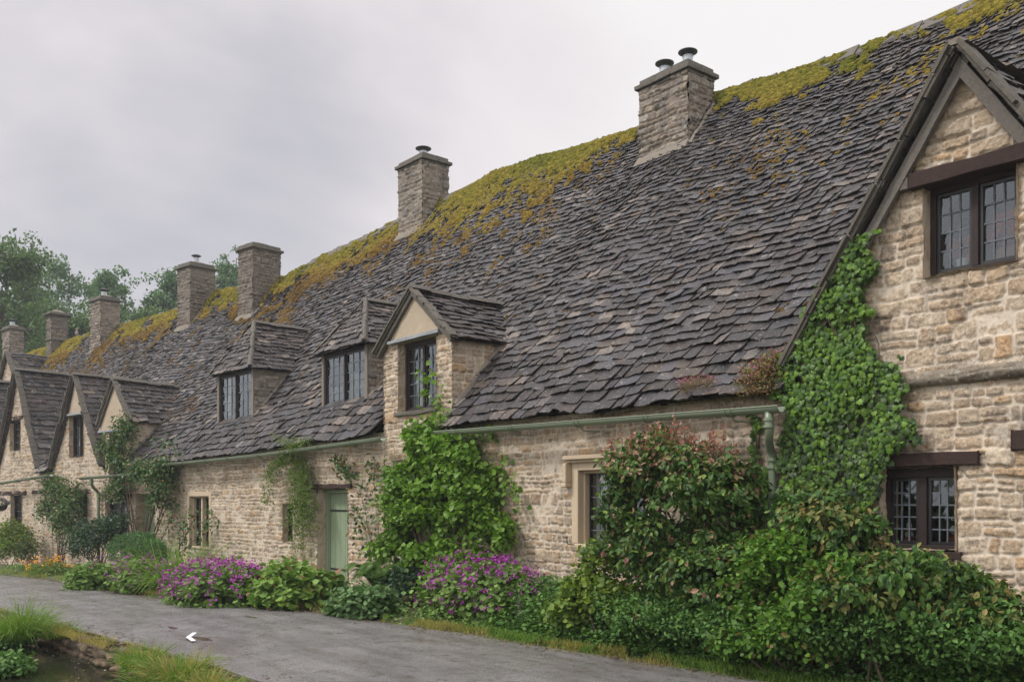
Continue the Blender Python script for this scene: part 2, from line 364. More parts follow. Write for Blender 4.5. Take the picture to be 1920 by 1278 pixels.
def main_roof(s0, s1, parent, seed):
    def keep(a, b):
        t = TE + b / LEN * (TR - TE); z = roofz(a, t); return ~under_cut(a, t, z)
    V, F, n = slate_arrays(MROWS, lambda b: (s0, s1), keep, P_main, seed)
    o = emit('roof', V.reshape(-1, 3), F, m_slate, parent)
    # decking under the slates, front and back slopes
    na = max(4, int((s1 - s0) / .12)); nb = 66
    a = np.linspace(s0, s1, na); b = np.linspace(.05, LEN, nb); A, B = np.meshgrid(a, b, indexing='ij')
    Vd = P_main(A, B, -.03).reshape(-1, 3); I = np.arange(na * nb).reshape(na, nb)
    Fd = np.stack([I[:-1, :-1], I[1:, :-1], I[1:, 1:], I[:-1, 1:]], -1)
    ac = (A[:-1, :-1] + A[1:, 1:]) / 2; bc = (B[:-1, :-1] + B[1:, 1:]) / 2; tc = TE + bc / LEN * (TR - TE)
    kd = ~under_cut(ac, tc, roofz(ac, tc), .06)
    mb = MB(); mb.add(Vd, Fd[kd].reshape(-1, 4))
    back = [W(a, TR, zridge(a) - .02), W(a, TR + 4.9, zeave(a))]
    Vb = np.concatenate(back); i = np.arange(na - 1); mb.add(Vb, np.stack([i, i + 1, na + i + 1, na + i], -1))
    bw = np.concatenate([W(a, TR + 4.6, zeave(a) + .3), W(a, TR + 4.6, gz(a) - .5)]); mb.add(bw, np.stack([i, i + 1, na + i + 1, na + i], -1))
    mb.build('roof_deck', m_deck, o)
    # ridge stones
    mb = MB(); x = s0
    while x < s1:
        l = random.uniform(.38, .6); e = min(x + l, s1); zz = float(zridge((x + e) / 2)) + .05 + random.uniform(-.012, .012); k = random.uniform(-.02, .02)
        r = [(x + .006, zz - k), (e - .006, zz + k)]
        P = []
        for xx, zc in r:
            P += [W(xx, TR - .17, zc - .17), W(xx, TR, zc + .035), W(xx, TR + .17, zc - .17), W(xx, TR + .15, zc - .21), W(xx, TR, zc - .01), W(xx, TR - .15, zc - .21)]
        mb.add(np.array(P), [[0, 1, 7, 6], [1, 2, 8, 7], [2, 3, 9, 8], [3, 4, 10, 9], [4, 5, 11, 10], [5, 0, 6, 11], [5, 4, 3, 2, 1, 0], [6, 7, 8, 9, 10, 11]]); x = e
    mb.build('ridge_stones', m_cap, o)
    return o

# ---------------------------------------------------------------- rubble walls as real relief
def stones(a, b, seed, h0, h1, w0, w1, amp=.03, relief=.026, mw=.013):
    g = np.random.default_rng(seed); sh = a.shape
    bw = b + .07 * (fbm(a * .8, b * .8, seed, 2) - .5) + .03 * (vn(a * 4.5, b * 4.5, seed + 1) - .5)
    aw = a + .05 * (vn(a * 3, b * 5, seed + 2) - .5)
    lo, hi = b.min() - .3, b.max() + .3
    Rw = [lo]
    while Rw[-1] < hi: Rw.append(Rw[-1] + g.uniform(h0, h1) * (1.5 if g.random() < .12 else 1))
    Rw = np.array(Rw); r = np.clip(np.searchsorted(Rw, bw) - 1, 0, len(Rw) - 2)
    D = np.zeros(sh); ID = np.zeros(sh); OFF = np.zeros(sh)
    al, ah = a.min() - .5, a.max() + .5
    for k in np.unique(r):
        m = r == k; hrow = Rw[k + 1] - Rw[k]
        n = int((ah - al) / w0) + 3
        w = np.exp(g.uniform(math.log(w0), math.log(w1), n)); C = al + np.cumsum(w) - w1 * g.random()
        x = aw[m]; i = np.clip(np.searchsorted(C, x), 1, n - 1); L = C[i - 1]; Rr = C[i]
        y = bw[m]; y0 = np.full_like(y, Rw[k]); y1 = np.full_like(y, Rw[k + 1])
        rid = g.random((n, 4)); sp = (rid[i, 0] < .22) & (hrow > .1); fr = .35 + .3 * rid[i, 1]; up = y > y0 + hrow * fr
        ys = y0 + hrow * fr
        y1 = np.where(sp & ~up, ys, y1); y0 = np.where(sp & up, ys, y0)
        dx = np.minimum(x - L, Rr - x); dy = np.minimum(y - y0, y1 - y)
        rr = .03; qx = np.maximum(rr - dx, 0); qy = np.maximum(rr - dy, 0)
        d = np.where((qx > 0) & (qy > 0), rr - np.hypot(qx, qy), np.minimum(dx, dy))
        D[m] = d; ID[m] = (rid[i, 2] + .37 * (sp & up)) % 1; OFF[m] = rid[i, 3] - .5 + (x - (L + Rr) / 2) * (rid[i, 1] - .5) * 1.5
    D = D + .013 * (fbm(a * 14, b * 14, seed + 5, 4) - .5) * 2
    pf = sst(0, mw * 2.2, D)
    pf = sst(0, mw * 1.25, D)
    st = relief * (.35 + .65 * pf) * (.75 + .5 * ID) + OFF * .020 + amp * (fbm(a * 11, b * 12, seed + 9, 5) - .5) + .020 * (fbm(a * 34, b * 34, seed + 13, 3) - .5)
    st = st * pf - .022 * (1 - pf)
    ml = relief * (-.55 + 1.75 * fbm(a * 2.2, b * 2.2, seed + 21, 3)) + .010 * (fbm(a * 20, b * 20, seed + 11, 3) - .5)     # pointing smeared over the joints
    mort = sst(-.003, .002, ml - st)
    H = np.maximum(st, ml) + .03 * (fbm(a * .6, b * .6, seed + 4, 2) - .5)
    return H, ID, mort
def rubble(name, mp, a0, a1, b0, b1, inside, openings, mat, parent, res=.016, seed=1, h=(.06, .135), w=(.08, .30), relief=.022, amp=.03):
    def lines(lo, hi, cuts):
        c = sorted(set([lo, hi] + [x for x in cuts if lo < x < hi])); out = []
        for p, q in zip(c[:-1], c[1:]):
            n = max(1, int(round((q - p) / res))); out += list(np.linspace(p, q, n, endpoint=False))
        return np.array(out + [hi])
    al = lines(a0, a1, [x for o in openings for x in (o[0], o[1])]); bl = lines(b0, b1, [x for o in openings for x in (o[2], o[3])])
    A, B = np.meshgrid(al, bl, indexing='ij'); H, ID, MO = stones(A, B, seed, h[0], h[1], w[0], w[1], amp, relief)
    V = mp(A, B, H).reshape(-1, 3); I = np.arange(A.size).reshape(A.shape)
    Fq = np.stack([I[:-1, :-1], I[1:, :-1], I[1:, 1:], I[:-1, 1:]], -1)
    ac = (A[:-1, :-1] + A[1:, 1:]) / 2; bc = (B[:-1, :-1] + B[1:, 1:]) / 2; k = inside(ac, bc)
    for o in openings: k &= ~((ac > o[0]) & (ac < o[1]) & (bc > o[2]) & (bc < o[3]))
    Fq = Fq[k]; used = np.unique(Fq); re = np.full(A.size, -1); re[used] = np.arange(len(used))
    return emit(name, V[used], re[Fq], mat, parent, attrs={'sid': ID.reshape(-1)[used], 'mort': MO.reshape(-1)[used]}, smooth=True)
def mp_front(t0): return lambda a, b, h: W(a, t0 - h, b)
def mp_side(s, d): return lambda a, b, h: W(s + d * h, a, b)

# ---------------------------------------------------------------- windows
def lights(mbF, mbL, mbG, s0, s1, z0, z1, t, cols, rows, fw=.028, open_=False):
    """one casement: iron frame, lead lattice, glass"""
    for a, b, c, d in ((s0, s0 + fw, z0, z1), (s1 - fw, s1, z0, z1), (s0 + fw, s1 - fw, z0, z0 + fw), (s0 + fw, s1 - fw, z1 - fw, z1)):
        mbF.box(a, b, t - .02, t + .02, c, d)
    a0, a1, c0, c1 = s0 + fw, s1 - fw, z0 + fw, z1 - fw
    for i in range(1, cols):
        x = a0 + (a1 - a0) * i / cols; mbL.box(x - .0065, x + .0065, t - .010, t + .010, c0, c1)
    for i in range(1, rows):
        y = c0 + (c1 - c0) * i / rows; mbL.box(a0, a1, t - .0085, t + .0085, y - .0065, y + .0065)
    for i in range(cols):
        for j in range(rows):
            xa = a0 + (a1 - a0) * i / cols; xb = a0 + (a1 - a0) * (i + 1) / cols; ya = c0 + (c1 - c0) * j / rows; yb = c0 + (c1 - c0) * (j + 1) / rows
            e = [random.uniform(-.006, .006) for _ in range(4)]
            P = W([xa, xb, xb, xa], [t + e[0], t + e[1], t + e[2], t + e[3]], [ya, ya, yb, yb]); P2 = W([xa, xb, xb, xa], [t + e[0] + .003] * 4, [ya, ya, yb, yb])
            mbG.add(P, np.array([[0, 1, 2, 3]]))
def window(parent, s0, s1, z0, z1, n=2, cols=3, rows=4, rec=.14, frame=.045, style='oak', curtain=None, names=('window', 'glass'), jm=None, label=None, mull=None, top=None):
    """frame with n lights; returns the frame object"""
    f = MB(); L = []; G = []
    t = rec; mw = mull or frame
    tp = top or frame
    f.box(s0, s0 + frame, t - .045, t + .05, z0, z1); f.box(s1 - frame, s1, t - .045, t + .05, z0, z1)
    f.box(s0 + frame, s1 - frame, t - .05, t + .055, z0, z0 + frame); f.box(s0 + frame, s1 - frame, t - .05, t + .055, z1 - tp, z1)
    a0, a1 = s0 + frame, s1 - frame; w = (a1 - a0 - mw * (n - 1)) / n
    irn = []
    for i in range(n):
        x = a0 + i * (w + mw); irn.append(MB()); L.append(MB()); G.append(MB())
        lights(irn[-1], L[-1], G[-1], x + .002, x + w - .002, z0 + frame + .002, z1 - tp - .002, t, cols, rows)
        if i < n - 1: f.box(x + w, x + w + mw, t - .048, t + .05, z0 + frame, z1 - tp)
    o = f.build(names[0], m_woak if style == 'oak' else (m_frame if style == 'iron' else m_sur), parent)
    bevel(o, .006)
    if label: o['label'] = label
    return o, irn, L, G, (a0, a1, z0 + frame, z1 - tp)
m_sur = M_plain('stone_surround', (.42, .33, .23), (.62, .50, .37), 5, .85, .35, .006)
def finish_window(o, irn, L, G, box, host, curtain=None, rec=.14):
    """iron casements, lattice and glass as sub-parts of host (a part of the cottage)"""
    for a, b, c in zip(irn, L, G): a.build('casement', m_frame, host); b.build('lead_lattice', m_lead, host); c.build('glass', m_glass, host)
    if curtain:
        a0, a1, z0, z1 = box; mb = MB()
        for c0, c1, d0, d1 in curtain:
            xa = a0 + (a1 - a0) * c0; xb = a0 + (a1 - a0) * c1; ya = z0 + (z1 - z0) * d0; yb = z0 + (z1 - z0) * d1; n = max(8, int(abs(xb - xa) / .012))
            x = np.linspace(xa, xb, n); fold = .016 * np.sin(x * 75) + .010 * np.sin(x * 31)
            V = np.concatenate([W(x, rec + .08 + fold, ya), W(x, rec + .08 + fold * .7, yb)]); i = np.arange(n - 1)
            mb.add(V, np.stack([i, i + 1, n + i + 1, n + i], -1))
        mb.build('curtain', m_curt, host, smooth=True)
def reveal(parent, s0, s1, z0, z1, depth=.3, mat=None, th=.05, name='reveal', tf=-.03):
    """the stone returns of an opening: four slabs lying behind the wall face"""
    mb = MB()
    g = .003
    A = []
    def slab(mp, a0, a1, b0, b1):
        na = max(2, int((a1 - a0) / .04)); nb = max(2, int((b1 - b0) / .04))
        AA, BB = np.meshgrid(np.linspace(a0, a1, na + 1), np.linspace(b0, b1, nb + 1), indexing='ij')
        H, ID, MO = stones(AA, BB, int(abs(s0) * 10) + 3, .12, .22, .15, .35, .01, .008)
        V = mp(AA, BB, H).reshape(-1, 3); I = np.arange(AA.size).reshape(AA.shape)
        mb.add(V, np.stack([I[:-1, :-1], I[1:, :-1], I[1:, 1:], I[:-1, 1:]], -1).reshape(-1, 4)); A.append((ID.ravel(), MO.ravel()))
    slab(lambda a, b, h: W(s0 + h, a, b), tf, depth, z0, z1)
    slab(lambda a, b, h: W(s1 - h, a, b), tf, depth, z0, z1)
    slab(lambda a, b, h: W(b, a, z0 + h), tf, depth, s0, s1)
    slab(lambda a, b, h: W(b, a, z1 - h), tf, depth, s0, s1)
    V = np.concatenate(mb.V)
    return emit(name, V, mb.F, mat or m_jamb, parent, attrs={'sid': np.concatenate([x[0] for x in A]), 'mort': np.concatenate([x[1] for x in A])})

# ---------------------------------------------------------------- roofs of gables and dormers
def gable_fn(sc, hw, zE, zA, tf=None, hip=0):
    def fn(s, t):
        z = zA - np.abs(s - sc) / hw * (zA - zE)
        if hip: z = np.minimum(z, zE + (t - tf) / hip * (zA - zE))
        return z
    return fn
def gable_roof(parent, name, sc, hw, zE, zA, tf, hip=0, ex=(.17, .12), w=(.30, .22), seed=3, mat=None, sag=0.0, curve=0.0, sides=(-1, 1)):
    mat = mat or m_slate2
    L = math.hypot(hw, zA - zE); ph = math.atan2(zA - zE, hw)
    tm = tf + 6
    AF = []; VV = []; n0 = 0
    def P_side(d):
        def P(a, b, h):
            q = b / L; cv = curve * np.sin(PI * np.clip(q, 0, 1))
            s = sc + d * (hw * (1 - q) - cv + h * math.sin(ph)); z = zE + q * (zA - zE) + h * math.cos(ph) - sag * (a - tf) * q - cv * .4
            return W(s, a, z + .03 * (vn(a * 1.5, q * 3, seed) - .5))
        return P
    for d in sides:
        def keep(a, b):
            q = b / L; s = sc + d * hw * (1 - q); z = zE + q * (zA - zE)
            k = z > roofz(s, a) - .10
            k |= a < .1
            if hip: k &= a > tf + hip * q - .04
            return k
        V, F, n = slate_arrays(mk_rows(L, ex[0], ex[1], w[0], w[1]), lambda b: (tf, tm), keep, P_side(d), seed + int(d > 0), aclip=(lambda bt: (tf + hip * bt / L - .03, tm)) if hip else None)
        VV.append(V.reshape(-1, 3)); AF += [f + n0 for f in F]; n0 += len(V) * 16
        # deck
        nn = 40; a = np.linspace(tf + .03, tf + 3.6, nn); b = np.linspace(.02, L, 14); A, B = np.meshgrid(a, b, indexing='ij')
        Vd = P_side(d)(A, B, -.03).reshape(-1, 3); I = np.arange(A.size).reshape(A.shape); Fd = np.stack([I[:-1, :-1], I[1:, :-1], I[1:, 1:], I[:-1, 1:]], -1)
        ac = (A[:-1, :-1] + A[1:, 1:]) / 2; bc = (B[:-1, :-1] + B[1:, 1:]) / 2; kk = (zE + bc / L * (zA - zE)) > roofz(sc + d * hw * (1 - bc / L), ac) - .35
        kk |= ac < .1
        if hip: kk &= ac > tf + hip * bc / L
        VV.append(Vd); AF.append(Fd[kk].reshape(-1, 4) + n0); n0 += len(Vd)
    if hip:
        Lh = math.hypot(hip, zA - zE); pf = math.atan2(zA - zE, hip)
        def P(a, b, h): return W(a, tf + hip * b / Lh - h * math.sin(pf), zE + b / Lh * (zA - zE) + h * math.cos(pf))
        V, F, n = slate_arrays(mk_rows(Lh, ex[0], ex[1], w[0], w[1]), lambda b: (sc - hw * (1 - b / Lh) - .01, sc + hw * (1 - b / Lh) + .01), lambda a, b: np.ones(a.shape, bool), P, seed + 5, aclip=lambda bt: (sc - hw * (1 - bt / Lh) - .01, sc + hw * (1 - bt / Lh) + .01))
        VV.append(V.reshape(-1, 3)); AF += [f + n0 for f in F]; n0 += len(V) * 16
        P0 = np.array([W(sc - hw, tf, zE), W(sc + hw, tf, zE), W(sc, tf + hip, zA)]) ; VV.append(P0); AF.append(np.array([[0, 1, 2]]) + n0); n0 += 3
    o = emit(name, np.concatenate(VV), AF, mat, parent)
    return o
def cap_line(mb, pts, w=.10, h=.05, seg=.4):
    """run of rough cover stones along a line of world points"""
    P = np.asarray(pts, float); d = np.linalg.norm(np.diff(P, axis=0), axis=1); cum = np.concatenate([[0], np.cumsum(d)]); L = cum[-1]; x = 0
    f = lambda q: np.array([np.interp(q, cum, P[:, i]) for i in range(3)])
    while x < L - .02:
        e = min(L, x + seg * random.uniform(.75, 1.25)); a = f(x + .004); b = f(e - .004); T = b - a; T /= np.linalg.norm(T)
        side = np.cross(T, [0, 0, 1.]); side /= np.linalg.norm(side) + 1e-9; up = np.cross(side, T); k = random.uniform(-.012, .012)
        ww = w * random.uniform(.88, 1.12)
        C = []
        for p in (a, b):
            for sx, uz in ((-ww, -h * .6), (-ww * .5, h * .7), (0, h * 1.0), (ww * .5, h * .7), (ww, -h * .6)):
                C.append(p + side * (sx + random.uniform(-.006, .006)) + up * (uz + k + random.uniform(-.006, .006)))
        mb.add(np.array(C), [[0, 1, 6, 5], [1, 2, 7, 6], [2, 3, 8, 7], [3, 4, 9, 8], [4, 0, 5, 9], [4, 3, 2, 1, 0], [5, 6, 7, 8, 9]]); x = e
def edge_wt(mb, P, T, a, b):
    pass
def meet_t(s, z, t0=0):
    t = np.linspace(t0, TR, 400); zz = roofz(np.full_like(t, s), t); i = np.argmax(zz > z); return float(t[i]) if zz[i] > z else TR

def gutter(parent, s0, s1, t=-.37, r=.068, dz=None, name='gutter', zs=None):
    a = np.linspace(s0, s1, max(6, int((s1 - s0) / .5)))
    z = zs(a) if zs else zeave(a) - .075
    th = np.linspace(PI, 2 * PI, 9); V = []
    for rr in (r, r - .008): V.append(np.stack([W(a, t + rr * math.cos(x), z + rr * math.sin(x)) for x in th], 1))
    V = np.concatenate([V[0], V[1][:, ::-1]], 1); n = V.shape[1]; m = len(a); i = np.arange(m - 1)[:, None] * n; j = np.arange(n)[None]; j2 = (j + 1) % n
    F = np.stack([i + j, i + j2, i + n + j2, i + n + j], -1).reshape(-1, 4)
    mb = MB(); mb.add(V.reshape(-1, 3), [F, list(range(n)), list(range((m - 1) * n, m * n))])
    o = mb.build(name, m_green, parent, smooth=True)
    # rim bead + union clips
    bd = MB(); bd.tube(np.array([W(x, t - r, zz) for x, zz in zip(a, z)]), .008, 6)
    for x in (s0 + .02, s1 - .02):
        zz = float(np.interp(x, a, z)); pts = [W(x, t + (r + .004) * math.cos(q), zz + (r + .004) * math.sin(q)) for q in np.linspace(PI, 2 * PI, 9)]
    bd.build('gutter_rim', m_green, o)
    x = s0 + .6
    while x < s1 - .2:
        zz = float(np.interp(x, a, z)); c = MB()
        for dx, rr in ((-.035, .010), (.035, .010)):
            c.tube([W(x + dx, t + (r + .004) * math.cos(q), zz + (r + .004) * math.sin(q)) for q in np.linspace(PI * .98, 2 * PI, 10)], rr, 6)
        c.tube([W(x, t + .02, zz - r), W(x, t + .06, zz - r - .05), W(x, .0, zz - r - .05)], .008, 6)
        c.build('gutter_bracket', m_green, o); x += random.uniform(1.15, 1.6)
    return o
def downpipe(parent, s, ztop, zbot, tg=-.37, r=.044):
    d = -.10
    pts = [W(s, tg, ztop), W(s, tg, ztop - .16), W(s, tg + .01, ztop - .22), W(s - .06, tg + .08, ztop - .30), W(s - .13, tg + .20, ztop - .38), W(s - .15, d, ztop - .46), W(s - .15, d, ztop - .56), W(s - .15, d, zbot)]
    mb = MB(); mb.tube(pts, r, 12); o = mb.build('drainpipe', m_green, parent, smooth=True)
    for z, a, tt in ((ztop - .10, s, tg), (ztop - .17, s, tg), (ztop - .50, s - .15, d), (ztop - .58, s - .15, d), (ztop - 1.5, s - .15, d)):
        c = MB(); c.lathe(W(a, tt, z - .018), [(r + .002, 0), (r + .013, .004), (r + .013, .030), (r + .002, .036)], 14); c.build('pipe_collar', m_green, o, smooth=False)
    return o

# ---------------------------------------------------------------- chimneys
def chimney(parent, uc, uL, uR, tf, vtop, kind='stone', cowls=(), label=None, zbase_drop=.9, flare=False, hcap=.13):
    s1 = S_at(uc, tf); s0 = S_at(uL, tf); ztop = Z_at(uc, vtop, tf)
    tt = np.linspace(tf + .2, tf + 2.4, 120); us = []
    for x in tt:
        p = W(s1, x, 0); r = (p[0] - CX) * SN + (p[1] - CY) * CS; f = -(p[0] - CX) * CS + (p[1] - CY) * SN; us.append(960 + FOC * r / f)
    tb = float(np.interp(uR, us, tt)); tb = min(tb, tf + 1.3)
    zb = float(roofz(s1, tf)) - zbase_drop
    mat = m_chim if kind == 'stone' else m_chimd
    h = (.075, .15) if kind == 'stone' else (.07, .13)
    res = .018 if s1 > -16 else .028
    A, B = [], []
    zc = ztop - hcap
    o = rubble('chimney', mp_front(tf), s0 - .028, s1 + .028, zb, zc, lambda a, b: np.ones(a.shape, bool), [], mat, parent, res, int(-s1 * 7), h, (.12, .36), .042, .06)
    rubble('stack_side', mp_side(s1, 1), tf - .028, tb + .028, zb, zc, lambda a, b: np.ones(a.shape, bool), [], mat, o, res, int(-s1 * 7) + 1, h, (.12, .36), .042, .06)
    rubble('stack_side', mp_side(s0, -1), tf - .028, tb + .028, zb, zc, lambda a, b: np.ones(a.shape, bool), [], mat, o, .04, int(-s1 * 7) + 2, h, (.12, .36), .03)
    rubble('stack_side', lambda a, b, hh: W(a, tb + hh, b), s0, s1, zb, zc, lambda a, b: np.ones(a.shape, bool), [], mat, o, .04, int(-s1 * 7) + 3, h, (.12, .36), .03)
    # quoin strips close the corners
    q = MB()
    def slab(e, z0, z1, jit=.01):
        n = max(2, int((s1 - s0 + 2 * e) / .35))
        for i in range(n):
            a = s0 - e + (s1 - s0 + 2 * e) * i / n; b = s0 - e + (s1 - s0 + 2 * e) * (i + 1) / n
            m = (tf + tb) / 2 + random.uniform(-.08, .08)
            q.box(a + .003, b - .003, tf - e, m - .002, z0, z1 + random.uniform(0, .006), jit * .5); q.box(a + .003, b - .003, m + .002, tb + e, z0, z1 + random.uniform(0, .006), jit * .5)
    if flare:
        slab(.06, zc - .02, zc + .03); slab(.16, zc + .035, zc + .09); slab(.05, zc + .095, ztop + .03)
        slab(.09, zc - 1.02, zc - .95)
    else:
        slab(.045, zc - .035, zc + .02); slab(.10, zc + .022, zc + .095); slab(.03, zc + .10, ztop + .06)
    co = q.build('chimney_cap', m_cap, o); bevel(co, .012)
    fl = MB(); cs, ct = (s0 + s1) / 2, (tf + tb) / 2
    ring = lambda e, z: [W(s0 - e, tf - e, z), W(s1 + e, tf - e, z), W(s1 + e, tb + e, z), W(s0 - e, tb + e, z)]
    fl.hexa(np.array(ring(-.04, ztop + .05) + [W(cs + (a - cs) * .35, ct + (b - ct) * .35, ztop + .16) for a, b in ((s0, tf), (s1, tf), (s1, tb), (s0, tb))]))
    # mortar skirt where the stack meets the slates
    for t_, d_ in ((tf - .03, -1),):
        z0 = float(roofz(cs, tf))
        fl.hexa(np.array([W(s0 - .07, tf - .16, z0 - .14), W(s1 + .07, tf - .16, z0 - .14), W(s1 + .07, tf + .02, z0 + .0), W(s0 - .07, tf + .02, z0 + .0), W(s0 - .05, tf - .12, z0 - .06), W(s1 + .05, tf - .12, z0 - .06), W(s1 + .03, tf + .0, z0 + .10), W(s0 - .03, tf + .0, z0 + .10)]))
    tp = np.linspace(tf - .05, min(tb, TR - .02), 8)
    P0 = [W(s1 + .10, x, float(roofz(s1, x)) - .02) for x in tp]; cap = MB(); cap_line(fl, P0, .07, .07, .3)
    if tf < TR - .9: cap_line(fl, [W(s0 - .08, x, float(roofz(s0, x)) + .0) for x in tp], .06, .06, .3)
    fl.build('flaunching', m_flaunch, o)
    for k, (fs, r) in enumerate(cowls):
        a = s0 + (s1 - s0) * fs; c = W(a, ct, ztop + .10); m = MB()
        m.lathe(c, [(r * .52, 0), (r * .52, .19), (r * .56, .19), (r * .56, .205), (r * .48, .205), (r * .48, .03)], 14)
        p = m.build('flue_pipe', m_steel, o, smooth=False)
        m = MB(); m.lathe(c + [0, 0, .27], [(r, 0), (r * 1.0, .012), (r * .55, .05), (.02, .07)], 20)
        for q_ in range(4):
            an = q_ * PI / 2 + .5; m.wbox(c[0] + r * .5 * math.cos(an) - .008, c[0] + r * .5 * math.cos(an) + .008, c[1] + r * .5 * math.sin(an) - .008, c[1] + r * .5 * math.sin(an) + .008, c[2] + .19, c[2] + .275)
        m.build('cowl', m_cowl, o)
    if label: o['label'] = label
    return o
# ================================================================ the cottages
def solidz(s): return zeave(s) + .06
# gabled cottage at the right-hand end
gA_s, gA_z = SZ(1800, 92, -.15); _e = SZ(1478, 690, -.15); gA_hw = gA_s - _e[0]; gA_e = _e[1]
sAB = _e[0] + .02
gAfn = gable_fn(gA_s, gA_hw, gA_e, gA_z)
# gabled dormer rising from the wall, second cottage
dB0, dB1 = S_at(722), S_at(848); dBc = (dB0 + dB1) / 2; dBz = Z_at(785, 540, -.1); dBe = (Z_at(712, 655, -.1) + Z_at(852, 643, -.1)) / 2; dBh = (dB1 - dB0) / 2 + .13
dBfn = gable_fn(dBc, dBh, dBe, dBz)
sBC = dB0
# gabled dormer, fourth
dD0, dD1 = S_at(193), S_at(246); dDc = (dD0 + dD1) / 2; dDz = Z_at(219, 712, -.1); dDe = Z_at(250, 790, -.1); dDh = (dD1 - dD0) / 2 + .12
dDfn = gable_fn(dDc, dDh, dDe, dDz)
sCD = S_at(338)
# two steep gables
gE_s, gE_z = SZ(140, 703, -.12); gE_l = SZ(93, 878, -.12); gE_r = SZ(187, 850, -.12); gE_h = (gE_r[0] - gE_l[0]) / 2; gE_e = gE_l[1]; gE_s = (gE_l[0] + gE_r[0]) / 2
gEfn = gable_fn(gE_s, gE_h, gE_e, gE_z)
gF_s, gF_z = SZ(29, 694, -.12); gF_r = SZ(70, 880, -.12); gF_h = gF_r[0] - gF_s; gF_e = gF_r[1]
gFfn = gable_fn(gF_s, gF_h, gF_e, gF_z)
sDE = gE_r[0] + .12; sEF = (gF_r[0] + gE_l[0]) / 2
gG_s = gF_s - gF_h * 2.15; gGfn = gable_fn(gG_s, gF_h, gF_e, gF_z); sFG = gF_s - gF_h * 1.07
CUTS += [(gAfn, -.6, gA_s - gA_hw, gA_s + gA_hw), (dBfn, -.5, dB0 - .04, dB1 + .04), (dDfn, -.5, dD0 - .04, dD1 + .04),
         (gEfn, -.5, gE_s - gE_h, gE_s + gE_h), (gFfn, -.5, gF_s - gF_h, gF_s + gF_h), (gGfn, -.5, gG_s - gF_h, gG_s + gF_h)]
# hipped dormers
def hipspec(u0, u1, vsill, vtop, uap, vap, hip):
    um = (u0 + u1) / 2; best = None
    for t in np.linspace(.1, 2, 191):
        s, z = SZ(um, vsill, t)
        if float(roofz(s, t)) >= z: break
    s0, s1 = S_at(u0, t), S_at(u1, t); sc = (s0 + s1) / 2; zs = Z_at(um, vsill, t); zt = Z_at(um, vtop, t)
    p = W(sc, t + hip, 0); f = -(p[0] - CX) * CS + (p[1] - CY) * SN; za = CZ + (HZ - vap) / FOC * f
    return dict(t=t, s0=s0, s1=s1, sc=sc, zs=zs, zt=zt, za=za, hip=hip)
H1 = hipspec(604, 690, 757, 655, 690, 566, .62)
H2 = hipspec(408, 476, 790, 697, 485, 607, .62)
for H in (H1, H2):
    H['hw'] = (H['s1'] - H['s0']) / 2 + .12; H['ze'] = H['zt'] - .02
    H['fn'] = gable_fn(H['sc'], H['hw'], H['ze'], H['za'], H['t'] - .14, H['hip'])
    CUTS.append((H['fn'], H['t'] + .02, H['s0'] + .02, H['s1'] - .02))
print('dims', dict(sAB=sAB, dB=(dB0, dB1, dBe, dBz), H1=H1['s0'], H1t=H1['t'], sCD=sCD, gE=(gE_s, gE_h, gE_e, gE_z), gF=(gF_s, gF_h, gF_e, gF_z), gA=(gA_s, gA_hw, gA_e, gA_z), dD=(dD0, dD1)))

def cottage(s, label, loc_z=0, name='cottage'):
    return thing(name, W(s, 0, float(gz(s))), label, 'cottage', 'stone cottages of the terrace')
cA = cottage(gA_s, 'gabled limestone cottage with ivy up its left corner and red flowers in its upper window')
cB = cottage(-9.5, 'limestone cottage with gabled dormer window and hooded stone window behind the big red-tipped shrub')
cC = cottage(-19, 'limestone cottage with two hipped roof dormers and pale green plank door')
cD = cottage(S_at(260), 'limestone cottage with small gabled dormer half covered by a climbing rose')
cE = cottage(gE_s, 'steep gabled limestone cottage with plain render triangle over its upper window')
cF = cottage(gF_s, 'steep gabled limestone cottage with timber lintel over its small upper window and a hanging basket')
cG = cottage(gG_s, 'dark slated cottage at the far end, cut by the left edge of the picture')

for c, a, b, sd in ((cA, sAB - .0, 1.5, 21), (cB, sBC, sAB, 22), (cC, sCD, sBC, 23), (cD, sDE, sCD, 24), (cE, sEF, sDE, 25), (cF, sFG, sEF, 26), (cG, -75, sFG, 27)):
    main_roof(a, b, c, sd)

